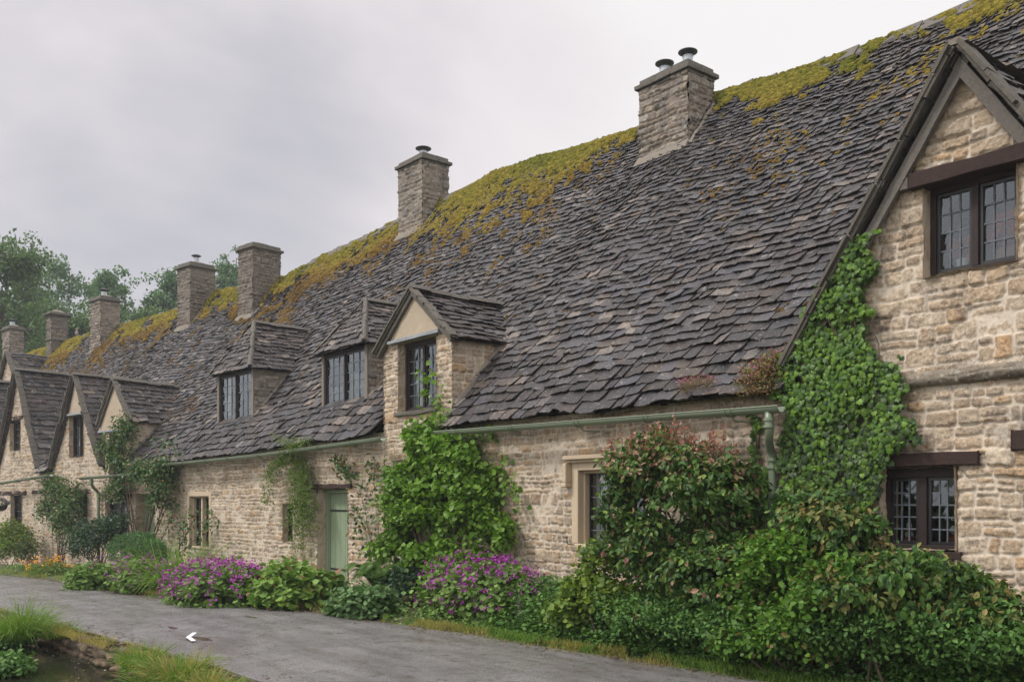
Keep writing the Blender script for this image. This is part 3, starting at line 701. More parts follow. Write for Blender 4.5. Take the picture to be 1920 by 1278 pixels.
def wall_front(parent, s0, s1, gables, ops, res, seed, mat=m_wall, t0=0.0, zlo=None, zcap=None, **kw):
    def inside(a, b):
        k = b < solidz(a)
        for fn, g0, g1 in gables: k |= (a > g0) & (a < g1 + .028) & (b < fn(a, 0) - .03)
        if zcap is not None: k &= b < zcap
        if zlo is not None: k &= b > zlo
        return k
    zt = max([solidz(x) for x in (s0, (s0 + s1) / 2, s1)] + [float(fn((g0 + g1) / 2, 0)) for fn, g0, g1 in gables])
    if zcap: zt = min(zt, zcap)
    return rubble('wall', mp_front(t0), s0, s1, -.6 if zlo is None else zlo, zt, inside, ops, mat, parent, res, seed, **kw)
def beam(parent, s0, s1, t0, t1, z0, z1, mat=m_oak, name='lintel', jit=.008, tilt=0):
    mb = MB(); n = max(2, int((s1 - s0) / .25)); 
    xs = np.linspace(s0, s1, n + 1); V = []
    for x in xs:
        j = lambda: random.uniform(-jit, jit); dz = tilt * (x - s0)
        V += [W(x, t0 + j(), z0 + dz + j()), W(x, t1, z0 + dz), W(x, t1, z1 + dz), W(x, t0 + j(), z1 + dz + j())]
    F = []
    for i in range(n):
        for k in range(4): F.append([i * 4 + k, i * 4 + (k + 1) % 4, i * 4 + 4 + (k + 1) % 4, i * 4 + 4 + k][::-1])
    F += [[0, 1, 2, 3][::-1], [n * 4 + i for i in range(4)]]
    mb.add(np.array(V), F); o = mb.build(name, mat, parent); bevel(o, .008); return o

# ---------------------------------------------------------------- A: right-hand gable
zS = Z_at(1700, 716, 0)                                     # string course
uw = (S_at(1738), S_at(1914), Z_at(1738, 524), Z_at(1738, 352))
lw = (S_at(1652), S_at(1798), Z_at(1798, 1034), Z_at(1798, 872))
wall_front(cA, sAB, 1.2, [], [lw], .013, 31, m_wallg, zcap=zS + .02, h=(.075, .16), w=(.10, .33), relief=.026, amp=.03)
ga = (gAfn, gA_s - gA_hw, gA_s + gA_hw)
wall_front(cA, gA_s - gA_hw + .08, gA_s + gA_hw, [ga], [uw], .013, 32, m_wallg, t0=-.03, zlo=zS, h=(.10, .20), w=(.14, .42), relief=.028, amp=.036)
rubble('side_wall', mp_side(1.2, 1), 0, TR * 2, -.5, 2.7, lambda a, b: np.ones(a.shape, bool), [], m_wall, cA, .05, 33)
m_string = M_stone('stained_string_course', [(.20, .17, .14), (.34, .29, .23), (.14, .12, .10)], (.28, .24, .19), dark=.95, darkcol=(.04, .036, .03), lich=.4)
def mp_str(a, b, h): q = np.clip((b - zS) / .075, -1, 1); return W(a, -(.02 + .07 * np.sqrt(np.maximum(0, 1 - q * q)) * (.8 + .5 * vn(a * 3, 0, 4)) + h * .9), b + .02 * (vn(a * 2, 0, 8) - .5))
rubble('string_course', mp_str, sAB - .02, 1.2, zS - .075, zS + .075, lambda a, b: np.ones(a.shape, bool), [], m_string, cA, .013, 37, (.3, .4), (.3, .8), .01, .06)
# verge: silvered timber barge board, then a ragged line of slate edges above it
def verge(parent, sc, hw, zE, zA, t, side, n=16, board=True, wid=.17, mat=m_oakg, off=.02, t2=.0, qa=0, thick=.05):
    mb = MB(); ln = math.hypot(hw, zA - zE); nx, nz = (zA - zE) / ln, hw / ln     # outward normal of the slope in the (s,z) plane
    q = np.linspace(qa, 1, n); s = sc + side * hw * (1 - q); z = zE + q * (zA - zE)
    V = []
    for i in range(n):
        j = lambda: random.uniform(-.006, .006)
        a0, b0 = s[i] + side * nx * off, z[i] + nz * off; a1, b1 = s[i] - side * nx * (wid - off), z[i] - nz * (wid - off)
        V += [W(a0, t + j(), b0 + j()), W(a0, t + thick + t2, b0), W(a1, t + thick + t2, b1), W(a1, t + j(), b1 + j())]
    F = []
    for i in range(n - 1):
        for k in range(4): F.append([i * 4 + k, i * 4 + (k + 1) % 4, i * 4 + 4 + (k + 1) % 4, i * 4 + 4 + k])
    F += [[3, 2, 1, 0], [4 * n - 4 + i for i in range(4)]]
    mb.add(np.array(V), F); return mb
def verge_edge(parent, sc, hw, zE, zA, t, sides=(-1, 1), w=.13, h=.05, seg=.35, off=.05, mat=None, host=None):
    mb = MB(); ln = math.hypot(hw, zA - zE); nx, nz = (zA - zE) / ln, hw / ln
    for sd in sides:
        for lay in (0, 1):
            x = 0
            while x < ln:
                e = min(ln, x + seg * random.uniform(.6, 1.3)); C = []
                tt = t + lay * -.03 + random.uniform(-.02, .02)
                for q in (x / ln + .002, e / ln - .002):
                    s = sc + sd * hw * (1 - q); z = zE + q * (zA - zE)
                    for o_, d_ in ((off - .035 + lay * .034, 0), (off - .003 + lay * .034, 0), (off - .003 + lay * .034, w), (off - .035 + lay * .034, w)):
                        o2 = o_ + random.uniform(-.006, .006)
                        C.append(W(s + sd * nx * o2, tt + d_, z + nz * o2))
                mb.add(np.array(C), [[0, 1, 2, 3], [7, 6, 5, 4], [0, 4, 5, 1], [1, 5, 6, 2], [2, 6, 7, 3], [3, 7, 4, 0]]); x = e
    return mb.build('verge_stones', mat or m_verge, host or parent)
rA = gable_roof(cA, 'gable_roof', gA_s, gA_hw, gA_e, gA_z, -.21, ex=(.22, .13), w=(.34, .24), seed=41, mat=m_slate)
verge_edge(cA, gA_s, gA_hw, gA_e, gA_z, -.25, w=.26, seg=.5, off=.04, host=rA)
for sd in (-1, 1):
    mb = verge(cA, gA_s, gA_hw, gA_e, gA_z, -.155, sd, wid=.10, off=-.04, thick=.05, qa=.02); mb.build('barge_board', m_oakg, rA)
mb = MB(); cap_line(mb, [W(gA_s, -.24, gA_z + .05), W(gA_s, 2.6, gA_z + .03)], .12, .035, .95); mb.build('ridge_stones', m_flaunch, rA)
# tie beam over the upper window, lintel over the lower
beam(cA, uw[0] - .10, uw[1] + .30, -.15, .05, uw[3] - .02, uw[3] + .115, m_oak, 'lintel')
beam(cA, uw[0] - .34, uw[0] - .105, -.145, .05, uw[3] - .01, uw[3] + .10, m_oakg, 'beam_end')
o, irn, L, G, bx = window(cA, uw[0], uw[1], uw[2], uw[3], 2, 3, 4, rec=.10, frame=.055, mull=.06, top=.07)
o['label'] = 'upper gable window with red flowers behind the panes'
finish_window(o, irn, L, G, bx, o, None, .10); reveal(o, uw[0], uw[1], uw[2], uw[3], .30, m_jamb, tf=-.085); uwo = o
beam(cA, lw[0] - .04, lw[1] + .20, -.075, .2, lw[3] + .0, lw[3] + .125, m_oak, 'lintel')
beam(cA, S_at(1903), S_at(1903) + .5, -.07, .1, Z_at(1903, 845), Z_at(1903, 806), m_oak, 'beam_end')
o, irn, L, G, bx = window(cA, lw[0], lw[1], lw[2], lw[3], 2, 3, 5, rec=.11, frame=.05, mull=.085, top=.10)
o['label'] = 'ground floor window with ornaments on its sill'
finish_window(o, irn, L, G, bx, o, None, .11); reveal(o, lw[0], lw[1], lw[2], lw[3], .30, m_jamb, tf=-.05)
beam(cA, lw[0], lw[1] + .04, -.05, .2, lw[2] - .07, lw[2] - .004, m_oak, 'window_sill', .004)
# low room partitions behind the two windows so that the rooms have depth
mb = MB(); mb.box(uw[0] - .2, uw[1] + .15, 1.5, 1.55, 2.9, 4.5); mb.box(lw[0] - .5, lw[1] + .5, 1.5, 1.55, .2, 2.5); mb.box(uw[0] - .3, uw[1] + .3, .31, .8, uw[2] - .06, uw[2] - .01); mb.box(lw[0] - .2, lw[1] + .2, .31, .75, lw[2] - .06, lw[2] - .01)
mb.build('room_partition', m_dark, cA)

# ---------------------------------------------------------------- B: second cottage
hoodw = (S_at(1086), S_at(1212), Z_at(1086, 1018), Z_at(1086, 882))
sur = .13
wall_front(cB, sBC, sAB, [(dBfn, dB0, dB1)], [(S_at(749), S_at(820), Z_at(788, 768), Z_at(788, 634)), (hoodw[0] - sur, hoodw[1] + sur, hoodw[2] - sur * .4, hoodw[3] + sur)], .015, 51, m_wall)
bw = (S_at(749), S_at(820), Z_at(788, 768), Z_at(788, 634))
o, irn, L, G, bx = window(cB, bw[0], bw[1], bw[2], bw[3], 2, 3, 5, rec=.16, frame=.055, mull=.06, top=.09)
finish_window(o, irn, L, G, bx, o, [(.02, .30, 0, .55)], .16); reveal(o, bw[0], bw[1], bw[2], bw[3], .35, m_jamb)
o['label'] = 'dormer window with dark oak frame'
beam(cB, bw[0] - .06, bw[1] + .06, -.07, .1, bw[2] - .07, bw[2] - .002, m_cap, 'window_sill', .01)
# the triangle above is smooth render
def render_panel(parent, fn, sc, hw, z0, host=None, t=-.04):
    zt = float(fn(sc, 0)); a = np.linspace(-1, 1, 40); b = np.linspace(0, 1, 30); A, B = np.meshgrid(a, b, indexing='ij')
    zz = z0 + (zt - .05 - z0) * B; wd = hw * (zt - zz) / (zt - z0) * .985; s = sc + A * wd
    h = .02 * (fbm(s * 5, zz * 5, 4, 3) - .5) + .012 * (1 - A ** 6)
    V = W(s, t - h, zz).reshape(-1, 3); I = np.arange(A.size).reshape(A.shape)
    return emit('render_panel', V, np.stack([I[:-1, :-1], I[1:, :-1], I[1:, 1:], I[:-1, 1:]], -1).reshape(-1, 4), m_rend, host or parent, smooth=True)
rB = gable_roof(cB, 'dormer', dBc, dBh, dBe, dBz, -.12, ex=(.15, .12), w=(.34, .24), seed=42, sag=.03, mat=m_slate2)
hwz = dBh * (dBz - bw[3] - .05) / (dBz - dBe)
render_panel(cB, dBfn, dBc, hwz - .02, bw[3] + .05, rB)
mb = MB(); mb.box(dBc - hwz + .12, dBc + hwz - .15, -.10, -.03, bw[3] + .0, bw[3] + .05, .003, seg=5); mb.build('lead_flashing', m_flash, rB)
verge_edge(cB, dBc, dBh, dBe, dBz, -.14, w=.14, seg=.3, off=.035, host=rB)
for sd in (-1, 1): verge(cB, dBc, dBh, dBe, dBz, -.11, sd, wid=.065, off=-.005, thick=.08).build('verge_mortar', m_verge, rB)
tmB = meet_t(dBc, dBz - .04)
mb = MB(); cap_line(mb, [W(dBc, -.14, dBz + .05), W(dBc, tmB * .5, dBz + .015), W(dBc, tmB + .05, dBz + .01)], .12, .055, .38); mb.build('ridge_stones', m_cap, rB)
def cheek(parent, s, d, zE, host, res=.016, seed=5, mat=m_wall, t0=-.028, tmax=3):
    def inside(a, b): return (b < zE) & (b > roofz(np.full_like(a, s), np.maximum(a, TE)) - .12)
    tt = meet_t(s, zE, max(t0, 0))
    return rubble('dormer_cheek', mp_side(s, d), t0, tt + .12, float(roofz(s, max(t0, 0))) - .15, zE, inside, [], mat, host, res, seed, (.09, .17), (.15, .4))
cheek(cB, dB1, 1, dBe + .10, rB, seed=52); cheek(cB, dB0, -1, dBe + .10, rB, .03, 53)
def skirt(host, s, d, zE, t0=0.02, w=.05, h=.04):
    tt = meet_t(s, zE, 0); t = np.linspace(t0, tt, 10); mb = MB(); cap_line(mb, [W(s + d * .05, x, float(roofz(s, x)) + .045) for x in t], w, h, .28); mb.build('cheek_flaunching', m_flaunch, host)
skirt(rB, dB1, 1, dBe + .1); skirt(rB, dB0, -1, dBe + .1)
# string below the dormer window
mb = MB(); mb.box(S_at(738), S_at(800), -.08, -.004, Z_at(770, 862), Z_at(770, 850), .006, 3); mb.build('string_course', m_jamb, cB)
# stone mullioned window with hood mould
def stone_window(parent, op, n, cols, rows, hood=True, rec=.17, sur=.13, curtain=None, label=None, mullw=.11):
    s0, s1, z0, z1 = op
    f = MB()
    f.box(s0 - sur, s0, -.025, .28, z0 - .0, z1 + sur); f.box(s1, s1 + sur, -.025, .28, z0 - .0, z1 + sur); f.box(s0, s1, -.025, .28, z1, z1 + sur)
    f.box(s0 - sur, s1 + sur, -.03, .30, z0 - sur * .5, z0 - .002)
    f.box(s0 - .002, s0 + .035, .07, .28, z0, z1 - .035); f.box(s1 - .035, s1 + .002, .07, .28, z0, z1 - .035); f.box(s0, s1, .07, .28, z1 - .035, z1)
    w = (s1 - s0 - .07 - mullw * (n - 1)) / n; a = s0 + .035; irn = []; L = []; G = []
    for i in range(n):
        irn.append(MB()); L.append(MB()); G.append(MB())
        lights(irn[-1], L[-1], G[-1], a + .004, a + w - .004, z0 + .006, z1 - .039, rec, cols, rows, .022)
        if i < n - 1: f.box(a + w, a + w + mullw, .05, .27, z0, z1 - .036)
        a += w + mullw
    o = f.build('stone_window', m_sur, parent); bevel(o, .012, 3)
    if label: o['label'] = label
    finish_window(o, irn, L, G, (s0 + .035, s1 - .035, z0, z1 - .035), o, curtain, rec)
    if hood:
        h = MB(); x0, x1, zt = s0 - sur - .07, s1 + sur + .07, z1 + sur + .01
        h.box(x0, x1, -.13, -.0, zt, zt + .06); h.box(x0 + .01, x1 - .01, -.085, -.0, zt - .035, zt - .002); h.box(x0, x0 + .07, -.125, -.0, zt - .30, zt - .038); h.box(x1 - .07, x1, -.125, -.0, zt - .30, zt - .038)
        h.box(x0 - .035, x0 + .07, -.13, -.0, zt - .36, zt - .303); h.box(x1 - .07, x1 + .035, -.13, -.0, zt - .36, zt - .303)
        bevel(h.build('hood_mould', m_sur, o), .018, 3)
    return o
stone_window(cB, hoodw, 2, 3, 6, label='stone mullioned window under a hood mould', curtain=[(.03, .22, 0, 1)])
mb = MB(); hx, hz = S_at(1068), Z_at(1068, 1018); mb.tube([W(hx, -.03, hz + .09), W(hx + .01, -.06, hz + .085), W(hx + .03, -.07, hz), W(hx + .16, -.07, hz - .01)], .009, 6); mb.build('window_hook', m_frame, cB)
gutter(cB, dB1 + .12, S_at(1466, -.36), zs=lambda a: np.interp(a, [dB1 + .1, S_at(1466, -.36)], [Z_at(868, 804, -.36), Z_at(1466, 761, -.36)]))
downpipe(cB, S_at(1443, -.36), Z_at(1443, 768, -.36), .0)

# ---------------------------------------------------------------- C: middle cottage
dr = (S_at(597), S_at(655), float(gz(-16)) - .05, Z_at(630, 914))
sw = (S_at(532), S_at(551), Z_at(540, 1016), Z_at(540, 944))
mw_ = (S_at(356), S_at(393), Z_at(376, 1024), Z_at(376, 930))
wall_front(cC, sCD, sBC, [], [dr, sw, (mw_[0] - .12, mw_[1] + .12, mw_[2] - .06, mw_[3] + .12)], .018, 61, m_wall)
stone_window(cC, mw_, 2, 3, 6, hood=False, sur=.12, mullw=.075, curtain=[(.02, .98, 0, .62)], label='two-light stone mullioned window')
o, irn, L, G, bx = window(cC, sw[0], sw[1], sw[2], sw[3], 1, 2, 4, rec=.14, frame=.03, style='iron'); o['label'] = 'tiny single-light window'; finish_window(o, irn, L, G, bx, o, None, .14); reveal(o, *sw, .3)
rv = reveal(cC, dr[0], dr[1], dr[2], dr[3], .55, m_jamb, name='doorway')
def door(parent, s0, s1, z0, z1, t):
    mb = MB(); fw = .07
    mb.box(s0, s0 + fw, t - .05, t + .06, z0, z1); mb.box(s1 - fw, s1, t - .05, t + .06, z0, z1); mb.box(s0 + fw, s1 - fw, t - .05, t + .06, z1 - fw, z1)
    mb.box(s0 + fw, s0 + fw + .02, t - .025, t + .02, z0, z1 - fw); mb.box(s1 - fw - .02, s1 - fw, t - .025, t + .02, z0, z1 - fw)
    fo = mb.build('door_frame', m_door, parent); bevel(fo, .006)
    d = MB(); a0, a1 = s0 + fw + .024, s1 - fw - .024; n = 5
    for i in range(n):
        x0 = a0 + (a1 - a0) * i / n; x1 = a0 + (a1 - a0) * (i + 1) / n; d.box(x0 + .003, x1 - .003, t, t + .035 + random.uniform(0, .003), z0 + .02, z1 - fw - .01)
    d.box(a0, a1, t + .008, t + .03, z0 + .02, z1 - fw - .012)
    do = d.build('door', m_door, parent); bevel(do, .004)
    for zz in (z0 + .45, z1 - .42): k = MB(); k.box(a0, a0 + (a1 - a0) * .8, t - .008, t - .001, zz, zz + .035); k.build('strap_hinge', m_frame, do)
    k = MB(); k.tube([W(a1 - .08, t - .002, z0 + .95), W(a1 - .08, t - .05, z0 + .95)], .012, 8); k.tube([W(a1 - .08, t - .05, z0 + .91), W(a1 - .08, t - .05, z0 + .99)], .014, 8); k.build('door_handle', m_frame, do)
    return do
door(cC, dr[0] + .03, dr[1] - .03, dr[2], dr[3] - .03, .20)
beam(cC, S_at(590), S_at(663), -.06, .25, dr[3] - .01, dr[3] + .075, m_oak, 'lintel', .012)
mb = MB(); mb.box(dr[0] - .05, dr[1] + .15, -.40, .5, float(gz(-16)) - .1, float(gz(-16)) + .05, .01, 3); bevel(mb.build('doorstep', m_jamb, cC), .01)
gutter(cC, S_at(272, -.36), S_at(720, -.36), zs=lambda a: np.interp(a, [S_at(272, -.36), S_at(500, -.36), S_at(720, -.36)], [Z_at(272, 872, -.36), Z_at(500, 850, -.36), Z_at(720, 820, -.36)]))
for H, sd, lab in ((H1, 43, 'hipped dormer nearer the gabled dormer, with white slatted blind'), (H2, 44, 'hipped dormer nearer the clipped round bush')):
    r = gable_roof(cC, 'dormer', H['sc'], H['hw'], H['ze'], H['za'], H['t'] - .14, hip=H['hip'], ex=(.14, .11), w=(.28, .2), seed=sd, mat=m_slate2)
    r['label'] = lab
    t = H['t']; j = .10
    w0, w1 = H['s0'] + j, H['s1'] - j
    for ja, jb in ((H['s0'], w0), (w1, H['s1'])):
        f = MB(); f.box(ja, jb, t - .02, t + .16, H['zs'] - .02, H['ze'] + .03, .004, 1); bevel(f.build('dormer_jamb', m_flaunch, r), .01)
    o, irn, L, G, bx = window(cC, w0, w1, H['zs'], H['ze'] + .02, 2, 3, 5, rec=t + .05, frame=.04, mull=.05, top=.07)
    o.parent = r
    finish_window(o, irn, L, G, bx, r, None, t + .05)
    beam(cC, H['s0'] - .06, H['s1'] + .04, t - .10, t + .1, H['zs'] - .085, H['zs'] - .004, m_frame, 'sill_board', .004).parent = r
    if H is H1:
        mb = MB()
        for k in range(22):
            z = bx[2] + .02 + k * .024; mb.box(bx[0] + (0 if k < 14 else .45), bx[1], t + .13, t + .15, z, z + .012)
        mb.build('slatted_blind', m_curt, r)
    else:
        mb = MB(); mb.box(bx[0], bx[0] + .25, t + .16, t + .17, bx[2], bx[3]); mb.build('curtain', m_curt, r)
    cheek(cC, H['s1'], 1, H['ze'] + .1, r, .02, 62, m_chim, t); cheek(cC, H['s0'], -1, H['ze'] + .1, r, .04, 63, m_chim, t)
    skirt(r, H['s1'], 1, H['ze'], t); 
    tm = meet_t(H['sc'], H['za'] - .04); mb = MB()
    cap_line(mb, [W(H['sc'], t - .14 + H['hip'], H['za'] + .03), W(H['sc'], tm + .05, H['za'] + .02)], .11, .05, .35)
    for d in (-1, 1): cap_line(mb, [W(H['sc'] + d * H['hw'], t - .15, H['ze'] + .05), W(H['sc'], t - .14 + H['hip'], H['za'] + .05)], .06, .035, .3)
    mb.build('ridge_stones', m_cap, r)

# ---------------------------------------------------------------- D
dw = (S_at(206), S_at(236), Z_at(222, 905), Z_at(222, 808))
gw = (S_at(199), S_at(243), Z_at(221, 1015), Z_at(221, 934)); dd = (S_at(256), S_at(292), float(gz(-30)) - .3, Z_at(285, 925))
wall_front(cD, sDE, sCD, [(dDfn, dD0, dD1)], [dw, gw, dd], .024, 71, m_wall)
def simple_window(parent, op, n, cols, rows, curtain=None, lintel=True, lab=None, rec=.14):
    o, irn, L, G, bx = window(parent, *op, n, cols, rows, rec=rec, frame=.05, mull=.05); finish_window(o, irn, L, G, bx, o, curtain, rec); reveal(o, *op, .32)
    if lintel: beam(parent, op[0] - .15, op[1] + .15, -.03, .2, op[3], op[3] + .11)
    if lab: o['label'] = lab
    return o
simple_window(cD, dw, 2, 2, 4, lintel=False, lab='dormer window behind climbing rose'); simple_window(cD, gw, 2, 3, 4, [(.02, .98, 0, .7)], lab='ground floor window behind climbing rose')
reveal(cD, *dd, .5, name='doorway'); door(cD, dd[0] + .03, dd[1] - .03, dd[2], dd[3] - .03, .26)
rD = gable_roof(cD, 'dormer', dDc, dDh, dDe, dDz, -.12, ex=(.17, .13), w=(.34, .26), seed=45)
def dress(parent, r, fn, sc, hw, zE, zA, wtop, ww):
    h = hw * (zA - wtop - .05) / (zA - zE)
    render_panel(parent, fn, sc, h - .02, wtop + .05, r)
    mb = MB(); mb.box(sc - h + .12, sc + h - .1, -.10, -.03, wtop, wtop + .05); mb.build('lead_flashing', m_flash, r)
dress(cD, rD, dDfn, dDc, dDh, dDe, dDz, dw[3], dw)
verge_edge(cD, dDc, dDh, dDe, dDz, -.14, w=.14, seg=.3, off=.035, host=rD)
for sd in (-1, 1): verge(cD, dDc, dDh, dDe, dDz, -.11, sd, wid=.065, off=-.005, thick=.08).build('verge_mortar', m_verge, rD)
mb = MB(); cap_line(mb, [W(dDc, -.14, dDz + .05), W(dDc, meet_t(dDc, dDz - .04) + .05, dDz + .02)], .12, .055, .4); mb.build('ridge_stones', m_cap, rD)
cheek(cD, dD1, 1, dDe + .1, rD, .022, 72); cheek(cD, dD0, -1, dDe + .1, rD, .04, 73); skirt(rD, dD1, 1, dDe + .1)
gutter(cD, S_at(152, -.36), S_at(262, -.36), zs=lambda a: np.interp(a, [S_at(152, -.36), S_at(262, -.36)], [Z_at(152, 895, -.36), Z_at(262, 886, -.36)]))
downpipe(cD, S_at(172, -.36), Z_at(172, 893, -.36), -.3)

# ---------------------------------------------------------------- E and F steep gables, G beyond
for par, fn, sc, hw, zE, zA, up, lows, s0, s1, sd, panel in (
    (cE, gEfn, gE_s, gE_h, gE_e, gE_z, (S_at(131), S_at(158), Z_at(145, 857), Z_at(145, 778)), [(S_at(66), S_at(78), Z_at(72, 975), Z_at(72, 925)), (S_at(150), S_at(166), Z_at(158, 985), Z_at(158, 925))], sEF, sDE, 81, True),
    (cF, gFfn, gF_s, gF_h, gF_e, gF_z, (S_at(20), S_at(40), Z_at(30, 845), Z_at(30, 787)), [(S_at(21), S_at(43), Z_at(32, 988), Z_at(32, 928))], sFG, sEF, 82, False),
    (cG, gGfn, gG_s, gF_h, gF_e, gF_z, None, [], sFG - 9, sFG, 83, True)):
    ops = ([up] if up else []) + lows
    wall_front(par, s0, s1, [(fn, sc - hw, sc + hw)], ops, .03, sd, m_wall)
    if up: simple_window(par, up, 2 if panel else 1, 2, 4, [(.05, .95, 0, .75)] if panel else None, lintel=not panel, lab='upper gable window')
    for q in lows: simple_window(par, q, 1 if q[1] - q[0] < 1 else 2, 2, 4, lab='ground floor window')
    r = gable_roof(par, 'gable_roof', sc, hw, zE, zA, -.15, ex=(.2, .13), w=(.34, .24), seed=sd + 5, curve=.10)
    if panel and up: dress(par, r, fn, sc, hw, zE, zA, up[3], up)
    verge_edge(par, sc, hw, zE, zA, -.17, w=.16, seg=.35, off=.03, host=r)
    for d in (-1, 1): verge(par, sc, hw, zE, zA, -.13, d, wid=.05, off=-.005, thick=.1).build('verge_mortar', m_verge, r)
    mb = MB(); cap_line(mb, [W(sc, -.16, zA + .05), W(sc, meet_t(sc, zA - .04) + .05, zA + .02)], .12, .055, .4); mb.build('ridge_stones', m_cap, r)
beam(cF, S_at(-6), S_at(50), -.03, .2, Z_at(30, 928), Z_at(30, 920))
gutter(cF, S_at(-8, -.36), S_at(97, -.36), zs=lambda a: np.interp(a, [S_at(-8, -.36), S_at(97, -.36)], [Z_at(-8, 906, -.36), Z_at(97, 889, -.36)]))

# ---------------------------------------------------------------- chimneys along the ridge
chimney(cB, 1290, 1203, 1334, 3.95, 118, cowls=((.25, .17), (.75, .17)), label='tall chimney with two round cowls')
chimney(cC, 793, 750, 838, 4.15, 290, cowls=((.5, .2),), label='slim chimney with one wide cowl beside thick moss')
chimney(cC, 475, 449, 524, 3.75, 457, kind='dark', label='plain dark chimney with no cowl')
chimney(cD, 358, 335, 401, 3.8, 493, kind='dark', cowls=((.5, .16),), label='dark chimney with one small cowl')
chimney(cD, 190, 171, 223, 4.0, 556, cowls=((.4, .2),), label='pale coursed chimney with small black cowl')
chimney(cE, 98, 89, 126, 4.2, 585, kind='dark', flare=True, label='rendered chimney with flared cap')
chimney(cF, 19, 6, 43, 4.2, 612, cowls=((.4, .2),), label='pale chimney at the far left')
# small cross gable high on the roof at the far end
sH, zH = SZ(17, 660, 2.6); fnH = gable_fn(sH, 1.3, zH - 2.0, zH)
rH = gable_roof(cF, 'gable_roof', sH, 1.3, zH - 2.0, zH, 2.5, ex=(.17, .13), w=(.3, .22), seed=95)
rubble('gable_wall', mp_front(2.6), sH - 1.2, sH + 1.2, zH - 2.6, zH, lambda a, b: b < fnH(a, 0) - .04, [], m_wall, rH, .03, 96)
verge_edge(cF, sH, 1.3, zH - 2.0, zH, 2.46, w=.2, seg=.35, off=.03, host=rH)
# ================================================================ ground, lane, stream
_bx = np.array([-60, -40, -28.8, -24, -19.5, -16, -12.4, -9.3, -5.2, 0, 20])
_by = np.array([-9.5, -5.6, -3.5, -2.9, -2.95, -2.85, -1.95, -1.5, -1.2, -1.0, -1.0])
def road_far(x): return np.interp(x, _bx, _by) + .10 * (vn(np.asarray(x) * 1.3, 0, 8) - .5)
def road_near(x): return np.interp(x, [-60, -40, -30, -14, -10, 20], [-13, -8.6, -6.4, -5.3, -4.92, -4.9]) + .14 * (vn(np.asarray(x) * 1.1, 3, 9) - .5) + .05 * (vn(np.asarray(x) * 5, 3, 9) - .5)
WATER = -.28
def terrain(x, y):
    z = gz(x) + .02 * (fbm(x * .7, y * .7, 12, 3) - .5)
    rn = road_near(x) - .06; far_bank = rn - 3.0
    tr = sst(0, .07, rn - y) * sst(0, .3, y - far_bank)
    z = z - tr * (.95 + .1 * fbm(x * 2, y * 2, 5, 2)) * (1 - sst(-9.2, -8.4, x) * sst(-5.6, -5.0, y) * 0)
    bed = sst(0, .35, y - road_far(x)) * (1 - sst(.0, .2, y - yf(x)))
    z = z + bed * .06 + .05 * bed * (fbm(x * 5, y * 5, 3, 3) - .5)
    z = z - .07 * (sst(0, .15, y - road_near(x) - .02) * (1 - sst(-.12, .0, y - road_far(x))))
    d = np.hypot(x + 10, y); z = z + np.clip(d - 90, 0, 400) * .01
    return z
xl = np.concatenate([np.linspace(-600, -65, 24), np.arange(-64, -34, .35), np.arange(-34, 2, .09), np.arange(2, 12, .5), np.linspace(14, 300, 14)])
yl = np.concatenate([np.linspace(-300, -12, 18), np.arange(-11.5, -8.2, .2), np.arange(-8.2, -4.2, .045), np.arange(-4.2, -1, .09), np.arange(-1, .4, .09), np.linspace(.8, 400, 26)])
X, Y = np.meshgrid(xl, yl, indexing='ij'); Z = terrain(X, Y)
I = np.arange(X.size).reshape(X.shape)
m_ground, _nt, _b = mat_new('ground_earth_and_grass'); _q = N(_nt); _p = _q.pos()
_n = _q.noise(2.2, 6, .65, _p); _n2 = _q.noise(24, 6, .7, _p)
_c = _q.mix(_q.ramp(_n, [(.42, 0), (.56, 1)]), (.065, .045, .030), (.07, .10, .025))
_c = _q.mix(.6, _c, _q.ramp(_n2, [(.3, (.45, .45, .45)), (.7, (1.4, 1.35, 1.3))]), 'MULTIPLY')
_q.l(_c, _b.inputs['Base Color']); _b.inputs['Roughness'].default_value = .95; _q.l(_q.bump(_n2, .8, .03), _b.inputs['Normal'])
g_ = emit('ground', np.stack([X, Y, Z], -1).reshape(-1, 3), np.stack([I[:-1, :-1], I[1:, :-1], I[1:, 1:], I[:-1, 1:]], -1).reshape(-1, 4), m_ground, smooth=True); g_['kind'] = 'structure'
# lane
m_road, _nt, _b = mat_new('wet_worn_tarmac'); _q = N(_nt); _p = _q.pos()
_n = _q.noise(.9, 6, .6, _p, .5); _n2 = _q.noise(55, 5, .8, _p); _n3 = _q.noise(7, 6, .65, _p)
_c = _q.ramp(_n, [(.3, (.145, .137, .142)), (.5, (.178, .168, .172)), (.7, (.21, .198, .20))])
_mp = _q.n('ShaderNodeMapping'); _mp.inputs['Scale'].default_value = (.35, 2.2, 1); _q.l(_p, _mp.inputs[0])
_c = _q.mix(_q.ramp(_q.noise(1.5, 6, .65, _mp.outputs[0]), [(.45, 0), (.62, .5)]), _c, (.085, .070, .066))
_c = _q.mix(_q.ramp(_n3, [(.54, 0), (.66, .65)]), _c, (.062, .045, .036))
vo = _q.n('ShaderNodeTexVoronoi'); vo.inputs['Scale'].default_value = 85; _q.l(_p, vo.inputs['Vector'])
_c = _q.mix(.55, _c, _q.ramp(_n2, [(.34, (.25, .25, .26)), (.5, (.95, .95, .95)), (.64, (1.6, 1.55, 1.5)), (.72, (3.0, 2.9, 2.8))]), 'MULTIPLY')
_q.l(_c, _b.inputs['Base Color'])
_q.l(_q.ramp(_q.noise(1.6, 5, .6, _p, .6), [(.35, .14), (.52, .26), (.75, .45)]), _b.inputs['Roughness'])
